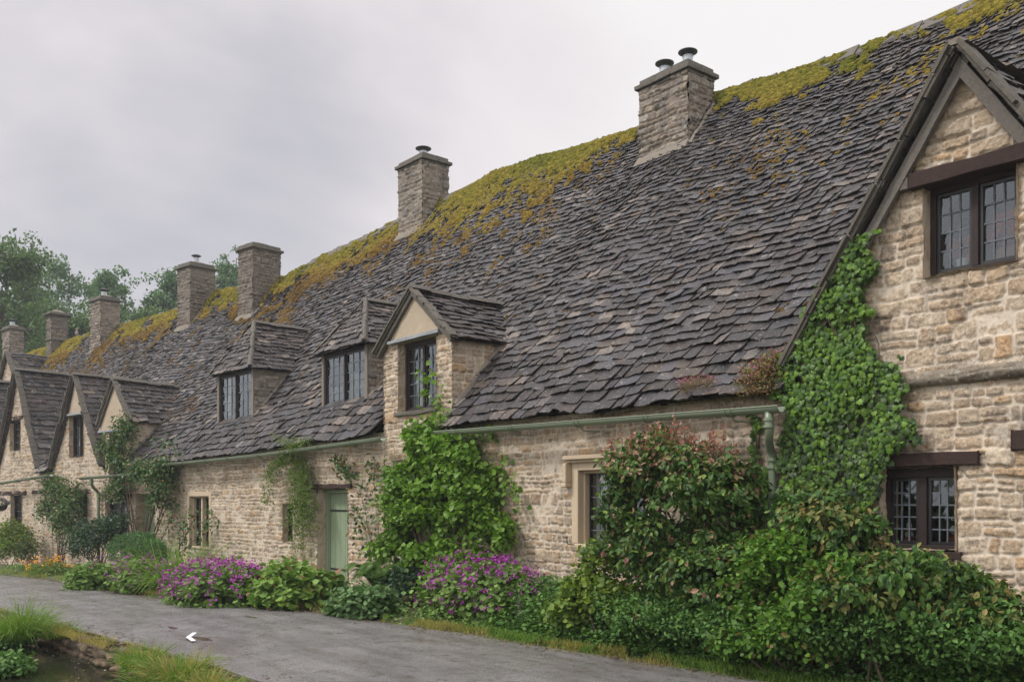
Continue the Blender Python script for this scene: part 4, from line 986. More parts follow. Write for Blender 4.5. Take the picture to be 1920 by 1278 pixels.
_h = _q.math('ADD', _q.math('MULTIPLY', vo.outputs['Distance'], 1.0), _q.math('MULTIPLY', _n3, .8)); _q.l(_q.bump(_h, .6, .015), _b.inputs['Normal'])
xs = np.concatenate([np.arange(-60, -34, .5), np.arange(-34, 3, .1), np.arange(3, 20, 1.)]); nn = 44
PUD = [(G_at(382, 1200), .34, .075), (G_at(325, 1181), .22, .045), (G_at(472, 1161), .30, .045), (G_at(118, 1104, -.1), .30, .05)]
def road_z(x, y):
    rn, rf = road_near(x), road_far(x); q = np.clip((y - rn) / (rf - rn), 0, 1)
    z = gz(x) + .012 + .035 * np.sin(PI * q) + .015 * (fbm(x * .9, y * .9, 31, 3) - .5) - .05 * (1 - sst(0, .02, q)) - .05 * sst(.985, 1, q)
    for c, rx, ry in PUD: z = z - .018 * np.exp(-(((x - c[0]) / rx) ** 2 + ((y - c[1]) / ry) ** 2) * .8)
    return z
Q = np.linspace(0, 1, nn)[None]; X = np.repeat(xs[:, None], nn, 1); rn = road_near(xs)[:, None] - .05; rf = road_far(xs)[:, None] + .05; Y = rn + (rf - rn) * Q
I = np.arange(X.size).reshape(X.shape)
r_ = emit('road', np.stack([X, Y, road_z(X, Y)], -1).reshape(-1, 3), np.stack([I[:-1, :-1], I[1:, :-1], I[1:, 1:], I[:-1, 1:]], -1).reshape(-1, 4), m_road, smooth=True); r_['kind'] = 'structure'
m_pud, _nt, _b = mat_new('rain_puddle'); _b.inputs['Base Color'].default_value = (.055, .04, .028, 1); _b.inputs['Roughness'].default_value = .1; _b.inputs['Specular IOR Level'].default_value = .6
for c, rx, ry in PUD:
    th = np.linspace(0, 2 * PI, 28, endpoint=False); rr = 1 + .35 * (vn(np.cos(th) * 1.5 + c[0], np.sin(th) * 1.5 + c[1], 4) - .5) * 2
    # elongated along the lane
    V = np.stack([c[0] + rx * .85 * rr * np.cos(th), c[1] + ry * rr * np.sin(th), np.zeros(28)], -1); zz = float(road_z(c[0], c[1])) + .010; V[:, 2] = zz
    o = emit('puddle', V, [list(range(28))], m_pud, loc=(c[0], c[1], zz)); o['kind'] = 'structure'
# water
m_water, _nt, _b = mat_new('clear_stream_water'); _q = N(_nt); _b.inputs['Base Color'].default_value = (.02, .022, .013, 1); _b.inputs['Roughness'].default_value = .04
_b.inputs['IOR'].default_value = 1.33
_q.l(_q.bump(_q.noise(7, 3, .5, _q.pos(), .6), .12, .02), _b.inputs['Normal'])
tr = _q.n('ShaderNodeBsdfTransparent'); tr.inputs['Color'].default_value = (.40, .37, .25, 1); ms = _q.n('ShaderNodeMixShader'); fr = _q.n('ShaderNodeFresnel'); fr.inputs['IOR'].default_value = 1.33
_q.l(_q.math('ADD', _q.math('MULTIPLY', fr.outputs[0], 1.1), .45, True), ms.inputs[0]); _q.l(tr.outputs[0], ms.inputs[1]); _q.l(_b.outputs[0], ms.inputs[2]); _q.l(ms.outputs[0], _nt.nodes['Material Output'].inputs['Surface'])
xs = np.arange(-60, 20, .5); n = len(xs); a = road_near(xs) - .05; V = np.concatenate([np.stack([xs, a, np.full(n, WATER)], -1), np.stack([xs, a - 3.7, np.full(n, WATER)], -1)]); i = np.arange(n - 1)
w_ = emit('stream_water', V, np.stack([i, n + i, n + i + 1, i + 1], -1), m_water); w_['kind'] = 'structure'
# stone edging of the stream: rough blocks one by one in a low wall
m_bank = M_stone('mossy_bank_stone', [(.10, .08, .06), (.20, .15, .11), (.15, .11, .08), (.26, .19, .13)], (.05, .04, .028), dark=.9, darkcol=(.035, .045, .015))
def rock(mb, c, r, sq=(1, 1, 1), seed=0, n=7):
    m = n + 2; th = np.linspace(0, 2 * PI, m, endpoint=False); ph = np.linspace(-PI / 2, PI / 2, n)
    P = []
    for p in ph:
        for a in th:
            d = np.array([math.cos(p) * math.cos(a), math.cos(p) * math.sin(a), math.sin(p)]); e = np.sign(d) * np.abs(d) ** .55
            k = 1 + .35 * (float(vn(d[0] * 1.7 + seed, d[1] * 1.7 + d[2] * 1.3 + seed * 1.7, seed)) - .5)
            P.append(c + e * r * np.array(sq) * k)
    j = np.arange(m)[None]; i = np.arange(n - 1)[:, None] * m; j2 = (j + 1) % m
    mb.add(np.array(P), np.stack([i + j, i + j2, i + m + j2, i + m + j], -1).reshape(-1, 4))
def mp_bank(a, b, h):
    y = road_near(a) - .13 - h * 1.3 + .10 * sst(-.15, .0, b - gz(a)) + .05 * (vn(a * 2.5, b * 3, 3) - .5)
    return np.stack([a, y, np.minimum(b, gz(a) + .01 + .02 * vn(a * 4, 0, 5))], -1)
bw_ = rubble('bank_wall', mp_bank, -24, -4, -1.0, .06, lambda a, b: np.ones(a.shape, bool), [], m_bank, None, .025, 19, (.06, .13), (.12, .4), .05, .07)
tag(bw_, 'low mossy stone retaining wall between the lane and the stream', 'wall')
g = np.random.default_rng(91); n = 2600; x = g.uniform(-26, -2, n); side = g.random(n) < .75
y = np.where(side, road_far(x) - np.abs(g.normal(0, .16, n)), road_near(x) + np.abs(g.normal(0, .12, n))); k = fbm(x * 1.5, y * 4, 3, 3) > .46; x = x[k]; y = y[k]; n = len(x)
a = g.uniform(0, 2 * PI, n); l = g.uniform(.012, .04, n); w = l * g.uniform(.15, .6, n); z = road_z(x, y) + .006
dx, dy = np.cos(a), np.sin(a); V = np.stack([np.stack([x + dx * l, y + dy * l, z], -1), np.stack([x - dy * w, y + dx * w, z + .006], -1), np.stack([x - dx * l, y - dy * l, z], -1), np.stack([x + dy * w, y - dx * w, z + .001], -1)], 1).reshape(-1, 3)
tag(emit('leaf_litter', V, np.arange(n * 4).reshape(-1, 4), M_plain('dead_leaf_litter', (.03, .02, .012), (.20, .13, .075), 9), loc=(-12, -3, 0)), 'small dead leaves and twigs along the edges of the lane', 'litter', kind='stuff')
# folded white paper lying in the puddle
c = G_at(361, 1193); c[2] = float(road_z(c[0], c[1])) + .016; mb = MB()
e1 = G_at(349, 1188); e2 = G_at(365, 1188); e3 = G_at(362, 1200); e4 = G_at(371, 1201); e1[2] = c[2] + .02; e2[2] = c[2] + .05; e3[2] = c[2]; e4[2] = c[2] + .004
def strip(a, b, w): 
    d = (b - a) / np.linalg.norm(b - a); s = np.cross(d, [0, 0, 1.]) * w; u = np.array([0, 0, .006]); mb.hexa(np.array([a - s, b - s, b + s, a + s, a - s + u, b - s + u, b + s + u, a + s + u]))
strip(G_at(352, 1195, c[2]), G_at(365, 1189, c[2]) + [0, 0, .02], .024); strip(G_at(353, 1195, c[2]) + [0, 0, .008], G_at(363, 1201, c[2]), .024)
tag(mb.build('paper_scrap', m_white, loc=c), 'folded white scrap of paper lying beside the puddle on the lane', 'litter')
# ================================================================ plants
def tri_t(V, F): return np.array(V, float), [np.array(f) for f in F]
T_OVAL = (np.array([[0, 0, 0], [.24, .28, .05], [.27, .58, .05], [0, 1, -.10], [-.27, .58, .05], [-.24, .28, .05], [0, .5, -.01]]), [np.array([[0, 1, 2, 6], [0, 6, 4, 5]]), np.array([[6, 2, 3], [6, 3, 4]])])
T_NARROW = (np.array([[0, 0, 0], [.13, .35, .03], [0, 1, -.12], [-.13, .35, .03]]), [np.array([[0, 1, 2], [0, 2, 3]])])
def fan(out, zc=0.0, zf=0.0):
    n = len(out); V = [[0, .35, zc]] + [[x, y, zf * (x * x + (y - .4) ** 2)] for x, y in out]
    return np.array(V, float), [np.array([[0, i + 1, (i + 1) % n + 1] for i in range(n)])]
T_IVY = fan([(0, 0), (.30, -.08), (.52, .22), (.34, .42), (.40, .72), (.14, .68), (0, 1.05), (-.14, .68), (-.40, .72), (-.34, .42), (-.52, .22), (-.30, -.08)], .04, -.10)
T_HEART = fan([(0, .02), (.25, -.05), (.46, .2), (.40, .55), (0, 1), (-.40, .55), (-.46, .2), (-.25, -.05)], -.03, .08)
T_GER = fan([(0, .1), (.32, -.05), (.42, .22), (.56, .30), (.44, .52), (.46, .78), (.22, .72), (0, .95), (-.22, .72), (-.46, .78), (-.44, .52), (-.56, .30), (-.42, .22), (-.32, -.05)], -.05, .16)
T_QUAD = (np.array([[0, 0, 0], [.36, .45, .06], [0, 1, -.08], [-.36, .45, .06]]), [np.array([[0, 1, 2], [0, 2, 3]])])
T_BLADE = (np.array([[-.5, 0, 0], [.5, 0, 0], [-.42, .4, .03], [.42, .4, .03], [-.28, .75, .13], [.28, .75, .13], [0, 1, .30]]), [np.array([[0, 1, 3, 2], [2, 3, 5, 4]]), np.array([[4, 5, 6]])])
T_PETAL = fan([(.0, -.15), (.18, .0), (.5, .0), (.3, .3), (.42, .7), (.1, .6), (-.1, .85), (-.25, .6), (-.5, .6), (-.3, .3), (-.5, -.02), (-.18, .05)], -.06, .05)
def nrmz(a): return a / (np.linalg.norm(a, axis=-1, keepdims=True) + 1e-9)
def leaves(P, Nn, Tp, size, tmpl, width=1.0):
    """P positions, Nn face normals, Tp tip directions"""
    n = len(P); y = nrmz(Tp - 0); z = nrmz(Nn - (Nn * y).sum(1, keepdims=True) * y); x = np.cross(y, z)
    V, F = tmpl; size = np.broadcast_to(size, (n,)); 
    Q = P[:, None] + size[:, None, None] * (V[None, :, 0:1] * x[:, None] * width + V[None, :, 1:2] * y[:, None] + V[None, :, 2:3] * z[:, None])
    k = len(V); o = (np.arange(n) * k)[:, None, None]
    return Q.reshape(-1, 3), [(f[None] + o).reshape(-1, f.shape[1]) for f in F], k
def rdir(n, g=RG): return nrmz(g.normal(size=(n, 3)))
def cluster_on(blobs, ncl, g, rough=.25, top=0.0, shell=(.72, 1.05), front=True):
    """cluster centres and outward normals on lumpy ellipsoids"""
    vol = np.array([b[3] * b[4] + b[4] * b[5] + b[3] * b[5] for b in blobs]); k = g.choice(len(blobs), ncl, p=vol / vol.sum())
    B = np.array(blobs)[k]; d = rdir(ncl, g); d[:, 2] = np.where(d[:, 2] < -.35, -d[:, 2], d[:, 2])
    r = g.uniform(*shell, ncl) * (1 + rough * (vn(d[:, 0] * 2.2 + k * 3, d[:, 1] * 2.2 + d[:, 2] * 2.6, 7) - .5) * 2)
    P = B[:, :3] + d * B[:, 3:6] * r[:, None]; nr = nrmz(d / B[:, 3:6])
    return P, nr, r
def bush(name, label, cat, loc, blobs, ncl, per, size, tmpl, mat, droop=.4, spread=.07, stems=6, g=None, rough=.25, tint=None, up=.3, stem_r=.012, group=None, shell=(.6, 1.05), width=1.0, flowers=None, base_z=None, szvar=.35, lobes=None):
    g = g or np.random.default_rng(int(abs(loc[0]) * 100) + ncl)
    core = None
    if lobes:
        nl, r0, r1 = lobes; C0, n0, _ = cluster_on(blobs, nl, g, rough, shell=(.72, .98)); rr_ = g.uniform(r0, r1, nl); core = blobs
        blobs = [(c[0], c[1], c[2], r * 1.1, r, r * .75) for c, r in zip(C0, rr_)]
    o = thing(name, loc, label, cat, group)
    C, nr, rr = cluster_on(blobs, ncl, g, rough, shell=shell)
    if core:
        C2, nr2, rr2 = cluster_on(core, ncl // 3, g, rough, shell=(.35, .85)); C = np.concatenate([C, C2]); nr = np.concatenate([nr, nr2]); rr = np.concatenate([rr, rr2]); ncl = len(C)
    n = ncl * per; P = np.repeat(C, per, 0) + g.normal(0, spread, (n, 3)); nn_ = np.repeat(nr, per, 0)
    zmin = base_z if base_z is not None else loc[2]; P[:, 2] = np.maximum(P[:, 2], zmin + .02 + g.uniform(0, .05, n))
    T = nrmz(nn_ * .5 + g.normal(0, .75, (n, 3)) + np.array([0, 0, -droop]))
    Nn = nrmz(nn_ * .8 + g.normal(0, .45, (n, 3)) + np.array([0, 0, up + .25]))
    V, F, k = leaves(P, Nn, T, size * g.uniform(1 - szvar, 1 + szvar, n), tmpl, width)
    at = None
    if tint is not None: at = {'tint': np.repeat(tint(P, np.repeat(rr, per), g), k)}
    emit('foliage', V, F, mat, o, attrs=at)
    mb = MB(); 
    for i in range(stems):
        b = np.array([loc[0], loc[1], zmin - .03]) + np.array([g.normal(0, .10), g.normal(0, .06), 0]); e = C[g.integers(ncl)]
        m = (b + e) / 2 + g.normal(0, .08, 3); m[2] += .05
        t = np.linspace(0, 1, 7)[:, None]; mb.tube((1 - t) ** 2 * b + 2 * t * (1 - t) * m + t * t * e, np.linspace(stem_r, stem_r * .35, 7), 5)
    if stems: mb.build('stems', m_twig, o)
    if flowers:
        nf, fs, fm, lift = flowers; C, nr, rr = cluster_on(blobs, nf, g, rough, shell=(1.0, 1.12)); kz = C[:, 2] > zmin + .1; C = C[kz]; nr = nr[kz]; nf = len(C)
        C = C + nrmz(nr * .4 + [0, 0, .8]) * lift * g.uniform(.2, 1.2, (nf, 1)); per_ = 5; P = np.repeat(C, per_, 0) + g.normal(0, fs * .7, (nf * per_, 3))
        V, F, k = leaves(P, nrmz(np.repeat(nr, per_, 0) + g.normal(0, .5, (nf * per_, 3)) + [-.1, -.5, .5]), rdir(nf * per_, g), fs * g.uniform(.7, 1.2, nf * per_), T_PETAL); emit('flowers', V, F, fm, o)
    return o
# leaf colours
L_SHRUB = M_leaf('shrub_leaf', [(.022, .055, .018), (.055, .12, .022), (.035, .085, .028), (.14, .21, .04), (.03, .075, .02), (.08, .15, .03)], (.36, .175, .15), rough=.42, trans=.2, spec=.22)
L_SHRUB2 = M_leaf('bronze_shrub_leaf', [(.022, .055, .018), (.05, .115, .022), (.035, .085, .026), (.11, .19, .035), (.03, .075, .02), (.07, .14, .028)], (.27, .19, .08), rough=.42, trans=.2, spec=.22)
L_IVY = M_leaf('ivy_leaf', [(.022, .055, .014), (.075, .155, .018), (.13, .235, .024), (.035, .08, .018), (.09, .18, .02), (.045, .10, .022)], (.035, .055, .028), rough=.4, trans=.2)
L_HONEY = M_leaf('honeysuckle_leaf', [(.075, .165, .02), (.13, .25, .03), (.095, .19, .024), (.19, .31, .045), (.045, .105, .02)], trans=.3)
L_JAS = M_leaf('jasmine_leaf', [(.06, .13, .025), (.10, .18, .035), (.14, .21, .045), (.17, .20, .06)], trans=.3)
L_ROSE = M_leaf('rose_leaf', [(.03, .07, .03), (.05, .105, .035), (.07, .14, .04), (.10, .15, .045)], (.22, .12, .05), rough=.38)
L_GER = M_leaf('geranium_leaf', [(.09, .16, .04), (.13, .22, .055), (.17, .27, .07), (.09, .16, .045)], (.17, .20, .05), rough=.55)
L_LIME = M_leaf('lime_leaf', [(.13, .23, .045), (.18, .29, .06), (.10, .19, .035), (.16, .25, .055)], (.20, .11, .05), rough=.5)
L_BLUEG = M_leaf('bluish_leaf', [(.06, .125, .05), (.09, .165, .062), (.12, .20, .075), (.06, .12, .045)], rough=.55)
L_DARK = M_leaf('dark_leaf', [(.02, .05, .028), (.03, .07, .035), (.045, .09, .04), (.03, .06, .035)], rough=.35)
L_BOX = M_leaf('clipped_leaf', [(.04, .11, .04), (.06, .14, .05), (.08, .17, .055), (.035, .08, .03)], rough=.5)
L_YEL = M_leaf('yellow_green_leaf', [(.10, .17, .02), (.17, .24, .03), (.07, .12, .02), (.13, .19, .03)], trans=.3)
L_BRIGHT = M_leaf('bright_leaf', [(.05, .125, .022), (.085, .18, .028), (.13, .24, .035), (.04, .10, .02)], (.17, .12, .05), trans=.3)
L_NET = M_leaf('nettle_leaf', [(.04, .10, .028), (.07, .155, .038), (.11, .21, .05), (.05, .115, .03)], rough=.5)
L_GRASS = M_leaf('grass_blade', [(.09, .18, .03), (.13, .24, .04), (.19, .28, .06), (.08, .15, .03)], (.34, .25, .09), rough=.6, trans=.3)
L_FERN = M_leaf('fern_frond', [(.08, .17, .035), (.11, .21, .045), (.06, .13, .03)], trans=.3)
L_MAG = M_leaf('magenta_petal', [(.24, .02, .27), (.36, .045, .38), (.18, .02, .22)], rough=.6, trans=.2)
L_PINK = M_leaf('pink_petal', [(.42, .12, .28), (.55, .22, .42), (.35, .06, .14)], rough=.6)
L_ORG = M_leaf('orange_petal', [(.75, .28, .02), (.85, .42, .03)], rough=.6)
L_YELF = M_leaf('yellow_petal', [(.65, .60, .05), (.75, .68, .10)], rough=.6)
L_RED = M_leaf('red_petal', [(.50, .03, .02), (.65, .08, .04)], rough=.6)
L_WHT = M_leaf('white_petal', [(.65, .65, .60), (.8, .8, .76)], rough=.6)
L_SED = M_leaf('reddish_wall_plant_leaf', [(.16, .04, .045), (.22, .10, .06), (.20, .17, .05), (.12, .15, .045), (.25, .12, .12)], rough=.6)
def PT(u, v, t): return W(S_at(u, t), t, Z_at(u, v, t))
def blob(u, v, t, du, dv, rt):
    c = PT(u, v, t); m = D_at(u, t) / FOC; return (c[0], c[1], c[2], du * m, rt, dv * m)
def base(u, t): s = S_at(u, t); p = W(s, t, 0); p[2] = float(gz(s)) + .03; return p

# big glossy shrub with red tips between the hooded window and the drainpipe
def red_tint(P, r, g): 
    return np.clip((g.random(len(P)) < (.07 + .42 * sst(1.75, 2.35, P[:, 2]))) * g.uniform(.3, 1, len(P)), 0, 1)
bl = [blob(1270, 930, -.8, 120, 90, .55), blob(1200, 960, -.8, 62, 80, .4), blob(1345, 960, -.75, 75, 85, .45), blob(1240, 860, -.7, 85, 45, .4), blob(1310, 900, -.7, 100, 50, .4), blob(1290, 1080, -.85, 120, 90, .6), blob(1185, 895, -.7, 45, 38, .3), blob(1385, 950, -.6, 22, 60, .25), blob(1215, 1050, -.85, 80, 85, .5), blob(1350, 1090, -.9, 90, 90, .5), blob(1250, 1150, -.95, 130, 60, .5)]
bush('red_tipped_shrub', 'big glossy dark green shrub with pinkish red new tips, partly covering the hooded stone window', 'shrub', base(1270, -.75), bl, 1500, 13, .070, T_OVAL, L_SHRUB, droop=1.0, spread=.038, stems=14, tint=red_tint, rough=.18, lobes=(130, .10, .21))
g = np.random.default_rng(3); o = thing('red_shoot', base(1230, -.7), 'upright red leafy shoots rising from the top of the big glossy shrub', 'shoots'); mb = MB(); PP = []; 
for i in range(46):
    u = g.uniform(1130, 1390); v0 = 838 + abs(u - 1255) * .25; a = PT(u, v0, -.75); b = a + np.array([g.normal(0, .05), g.normal(0, .05), g.uniform(.14, .36)]); mb.tube([a, (a + b) / 2 + g.normal(0, .01, 3), b], [.004, .003, .002], 4)
    for k in range(9): PP.append(a + (b - a) * g.uniform(.2, 1.0) + g.normal(0, .012, 3))
PP = np.array(PP); V, F, k = leaves(PP, rdir(len(PP)), nrmz(rdir(len(PP)) + [0, 0, .7]), .05, T_OVAL, .8)
L_REDS = M_leaf('red_young_leaf', [(.30, .06, .05), (.26, .10, .08), (.33, .16, .13), (.12, .15, .05)], rough=.4)
emit('foliage', V, F, L_REDS, o); mb.build('stems', m_twig, o)
# lower right: bright small-leaved shrub, and the long dark one under the window
bush('small_leaved_shrub', 'bright green small-leaved shrub between the big red-tipped shrub and the ivy-clad gable', 'shrub', base(1470, -1.0), [blob(1440, 1090, -1.0, 55, 60, .4), blob(1480, 1070, -1.0, 70, 55, .35), blob(1545, 1130, -1.1, 90, 60, .4), blob(1450, 1160, -1.1, 70, 60, .4), blob(1500, 1200, -1.15, 90, 50, .4), blob(1420, 1200, -1.1, 60, 40, .35)], 1000, 11, .045, T_HEART, L_BRIGHT, droop=.1, spread=.06, stems=10, rough=.35, tint=lambda P, r, g: (g.random(len(P)) < .05) * .9, lobes=(60, .08, .17))
def tint2(P, r, g): k = len(P) // 12; return np.repeat((g.random(k) < .24) * g.uniform(.35, .9, k), 12) * g.uniform(.5, 1, len(P))
bush('low_window_shrub', 'spreading dark shrub with drooping bronze-tinged leaves below the right-hand ground floor window', 'shrub', base(1640, -.95), [blob(1560, 1010, -.8, 85, 50, .35), blob(1660, 1098, -.9, 110, 52, .45), blob(1775, 1122, -.9, 85, 48, .4), blob(1620, 1130, -1.0, 110, 60, .45), blob(1520, 965, -.6, 45, 36, .25), blob(1840, 1160, -.8, 70, 50, .35), blob(1730, 1150, -.95, 90, 35, .35)], 1350, 12, .070, T_OVAL, L_SHRUB2, droop=1.0, spread=.038, stems=12, rough=.25, tint=tint2, lobes=(150, .09, .19))
bush('nettle_patch', 'dense fresh green nettles filling the ground below the low bronze-tinged shrub at bottom right', 'weeds', base(1650, -1.0), [blob(1500, 1195, -1.05, 70, 40, .3), blob(1590, 1190, -1.0, 80, 55, .35), blob(1690, 1195, -1.0, 80, 55, .35), blob(1790, 1205, -.95, 80, 50, .35), blob(1880, 1215, -.9, 70, 50, .35)], 1500, 10, .048, T_OVAL, L_NET, droop=.1, spread=.05, stems=0, rough=.3, lobes=(90, .08, .16))
bush('nettle_patch', 'dense fresh green nettles filling the ground below the big red-tipped shrub', 'weeds', base(1280, -1.2), [blob(1180, 1160, -1.2, 70, 35, .25), blob(1270, 1175, -1.2, 80, 38, .25), blob(1360, 1185, -1.15, 70, 40, .25)], 900, 10, .045, T_OVAL, L_NET, droop=.1, spread=.05, stems=0, rough=.3, lobes=(60, .07, .14))
bush('light_bindweed', 'pale green heart-leaved creeper at the left foot of the big red-tipped shrub', 'creeper', base(1120, -1.15), [blob(1130, 1070, -1.0, 45, 55, .3), blob(1105, 1120, -1.1, 50, 50, .3), blob(1150, 1140, -1.1, 60, 45, .3), blob(1080, 1150, -1.2, 40, 35, .3)], 420, 9, .055, T_HEART, L_YEL, droop=.5, spread=.05, stems=4)
# ivy on the gable
def ivy(label, poly, t, n, size, tint, loc, name='ivy', g=None, mat=L_IVY, tmpl=T_IVY, tmax=.16, stems=40):
    g = g or np.random.default_rng(9); o = thing(name, loc, label, 'climber'); U = []; P = np.array(poly)
    def inside(u, v):
        k = np.zeros(u.shape, bool); j = len(P) - 1
        for i in range(len(P)):
            c = ((P[i, 1] > v) != (P[j, 1] > v)) & (u < (P[j, 0] - P[i, 0]) * (v - P[i, 1]) / (P[j, 1] - P[i, 1] + 1e-9) + P[i, 0]); k ^= c; j = i
        return k
    u = g.uniform(P[:, 0].min(), P[:, 0].max(), n * 12); v = g.uniform(P[:, 1].min(), P[:, 1].max(), n * 12)
    k = inside(u + 34 * (fbm(u * .03, v * .03, 3, 3) - .5) * 2, v + 26 * (fbm(u * .03 + 9, v * .03, 5, 3) - .5) * 2) & (g.random(len(u)) < sst(.26, .44, fbm(u * .028, v * .028, 8, 3) + .10)); u = u[k][:n]; v = v[k][:n]; n = len(u)
    us = np.linspace(P[:, 0].min() - 5, P[:, 0].max() + 5, 40); ss = np.array([S_at(x, t) for x in us]); dd = np.array([D_at(x, t) for x in us])
    s = np.interp(u, us, ss); z = CZ + (HZ - v) / FOC * np.interp(u, us, dd)
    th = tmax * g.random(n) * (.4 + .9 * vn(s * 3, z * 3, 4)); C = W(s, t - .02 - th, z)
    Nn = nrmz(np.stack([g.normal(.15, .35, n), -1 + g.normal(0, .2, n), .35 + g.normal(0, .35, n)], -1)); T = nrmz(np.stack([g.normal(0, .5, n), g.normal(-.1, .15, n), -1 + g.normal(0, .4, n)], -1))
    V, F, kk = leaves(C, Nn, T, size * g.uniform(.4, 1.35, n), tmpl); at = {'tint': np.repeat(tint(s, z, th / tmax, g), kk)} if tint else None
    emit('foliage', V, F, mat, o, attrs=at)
    mb = MB()
    for i in range(stems):
        a = C[g.integers(n)]; b = C[g.integers(n)]
        if abs(a[0] - b[0]) < .6 and np.linalg.norm(a - b) < 1.6:
            m = (a + b) / 2; tt = np.linspace(0, 1, 6)[:, None]; mb.tube(a * (1 - tt) + b * tt + np.array([0, .05, 0]) + g.normal(0, .015, (6, 3)), .006, 4)
    if mb.n: mb.build('stems', m_twig, o)
    return o
iv = [(1640, 430), (1655, 470), (1640, 520), (1625, 560), (1665, 570), (1640, 610), (1640, 660), (1690, 680), (1720, 720), (1705, 800), (1740, 830), (1690, 850), (1660, 870), (1650, 930), (1625, 980), (1560, 985), (1490, 960), (1470, 850), (1480, 760), (1440, 745), (1440, 700), (1490, 660), (1520, 590), (1560, 500), (1600, 450)]
ivy('dense bright green ivy climbing the left corner of the right-hand gable', iv, -.08, 8200, .052, lambda s, z, th, g: np.clip((1 - th) * .6 * (g.random(len(s)) < .35) + .9 * (g.random(len(s)) < .28 * (1 - sst(2.2, 2.9, z))), 0, 1), base(1570, -.2), tmax=.15)  # tint darkens leaves near the wall and low down: shading put into colour
ivy('small trailing ivy around the swan-neck of the green drainpipe', [(1395, 765), (1420, 770), (1425, 850), (1450, 870), (1450, 930), (1430, 950), (1405, 900), (1400, 830)], -.03, 420, .045, lambda s, z, th, g: (g.random(len(s)) < .4) * .6, base(1425, -.1), tmax=.08, stems=10)
# honeysuckle by the dormer
bl = [blob(800, 960, -.4, 85, 90, .35), blob(880, 960, -.35, 60, 80, .3), blob(850, 880, -.3, 85, 60, .28), blob(800, 850, -.3, 45, 60, .25), blob(760, 960, -.4, 50, 80, .3), blob(820, 1050, -.45, 90, 50, .35), blob(900, 1000, -.3, 50, 50, .25), blob(735, 1040, -.45, 40, 50, .3), blob(860, 1080, -.5, 90, 45, .35), blob(780, 1090, -.5, 50, 45, .3), blob(940, 1020, -.3, 30, 40, .2)]
bush('honeysuckle', 'tall bright green honeysuckle climbing the wall below the gabled dormer', 'climber', base(820, -.4), bl, 1750, 10, .070, T_HEART, L_HONEY, droop=.6, spread=.055, stems=22, rough=.3, lobes=(120, .10, .21))
def wisps(o, paths, n_per, size, tmpl, mat, sp=.06, g=RG, r=.005, droop=.5, nm='foliage', tint=None):
    mb = MB(); PP = []
    for p in paths:
        p = np.array(p); t = np.linspace(0, 1, 14); q = np.linspace(0, 1, len(p)); C = np.stack([np.interp(t, q, p[:, i]) for i in range(3)], -1); C[1:-1] += g.normal(0, .012, (12, 3)); mb.tube(C, np.linspace(r, r * .4, 14), 5)
        x = g.random(n_per) ** .8; PP.append(np.stack([np.interp(x, t, C[:, i]) for i in range(3)], -1) + g.normal(0, sp, (n_per, 3)))
    PP = np.concatenate(PP); n = len(PP); V, F, k = leaves(PP, nrmz(np.array([.1, -.6, .6]) + g.normal(0, .5, (n, 3))), nrmz(g.normal(0, .8, (n, 3)) + [0, 0, -droop]), size * g.uniform(.6, 1.3, n), tmpl)
    emit(nm, V, F, mat, o, attrs={'tint': np.repeat((g.random(n) < (tint or 0)) * .8, k)}); mb.build('stems', m_twig, o)
o = thing('honeysuckle_shoot', base(800, -.3), 'thin honeysuckle shoots reaching up in front of the dormer window', 'climber')
wisps(o, [[PT(815, 870, -.25), PT(822, 790, -.2), PT(805, 740, -.18), PT(795, 695, -.2)], [PT(825, 860, -.25), PT(832, 790, -.2), PT(840, 770, -.2)], [PT(840, 870, -.2), PT(880, 830, -.12), PT(930, 815, -.1)], [PT(930, 850, -.2), PT(945, 900, -.15), PT(975, 935, -.2)], [PT(800, 860, -.25), PT(770, 820, -.2), PT(780, 790, -.15)]], 95, .075, T_HEART, L_HONEY, .075)
# rose sprays beside the door
o = thing('climbing_rose', base(690, -.3), 'sparse climbing rose with bare reddish stems to the right of the pale green door', 'climber')
wisps(o, [[PT(700, 1080, -.3), PT(690, 980, -.2), PT(672, 900, -.15), PT(640, 880, -.15)], [PT(705, 1080, -.3), PT(712, 960, -.2), PT(700, 900, -.15), PT(690, 860, -.15)], [PT(700, 1070, -.3), PT(680, 1010, -.2), PT(668, 960, -.2)], [PT(740, 1000, -.3), PT(735, 920, -.2), PT(715, 880, -.15)], [PT(655, 885, -.15), PT(630, 862, -.12)]], 130, .085, T_OVAL, L_ROSE, .085, tint=.1)
# hanging jasmine
o = thing('jasmine', base(560, -.2), 'feathery jasmine hanging from the gutter over the tiny window', 'climber')
g = np.random.default_rng(14); paths = []
for i in range(34):
    u = g.uniform(546, 588); paths.append([PT(u * .6 + 222, g.uniform(838, 870), -.22), PT(u * .8 + 112 + g.normal(0, 6), 915, -.25), PT(u + g.normal(0, 8), g.uniform(950, 1060), -.2)])
for i in range(9): paths.append([PT(540, 855, -.3), PT(g.uniform(500, 530), 870, -.3), PT(g.uniform(488, 510), g.uniform(890, 960), -.3)])
for i in range(5): paths.append([PT(545, 860, -.3), PT(g.uniform(520, 570), 835, -.42), PT(g.uniform(500, 590), g.uniform(812, 830), -.45)])
wisps(o, paths, 105, .075, T_NARROW, L_JAS, .05, g, .0035)
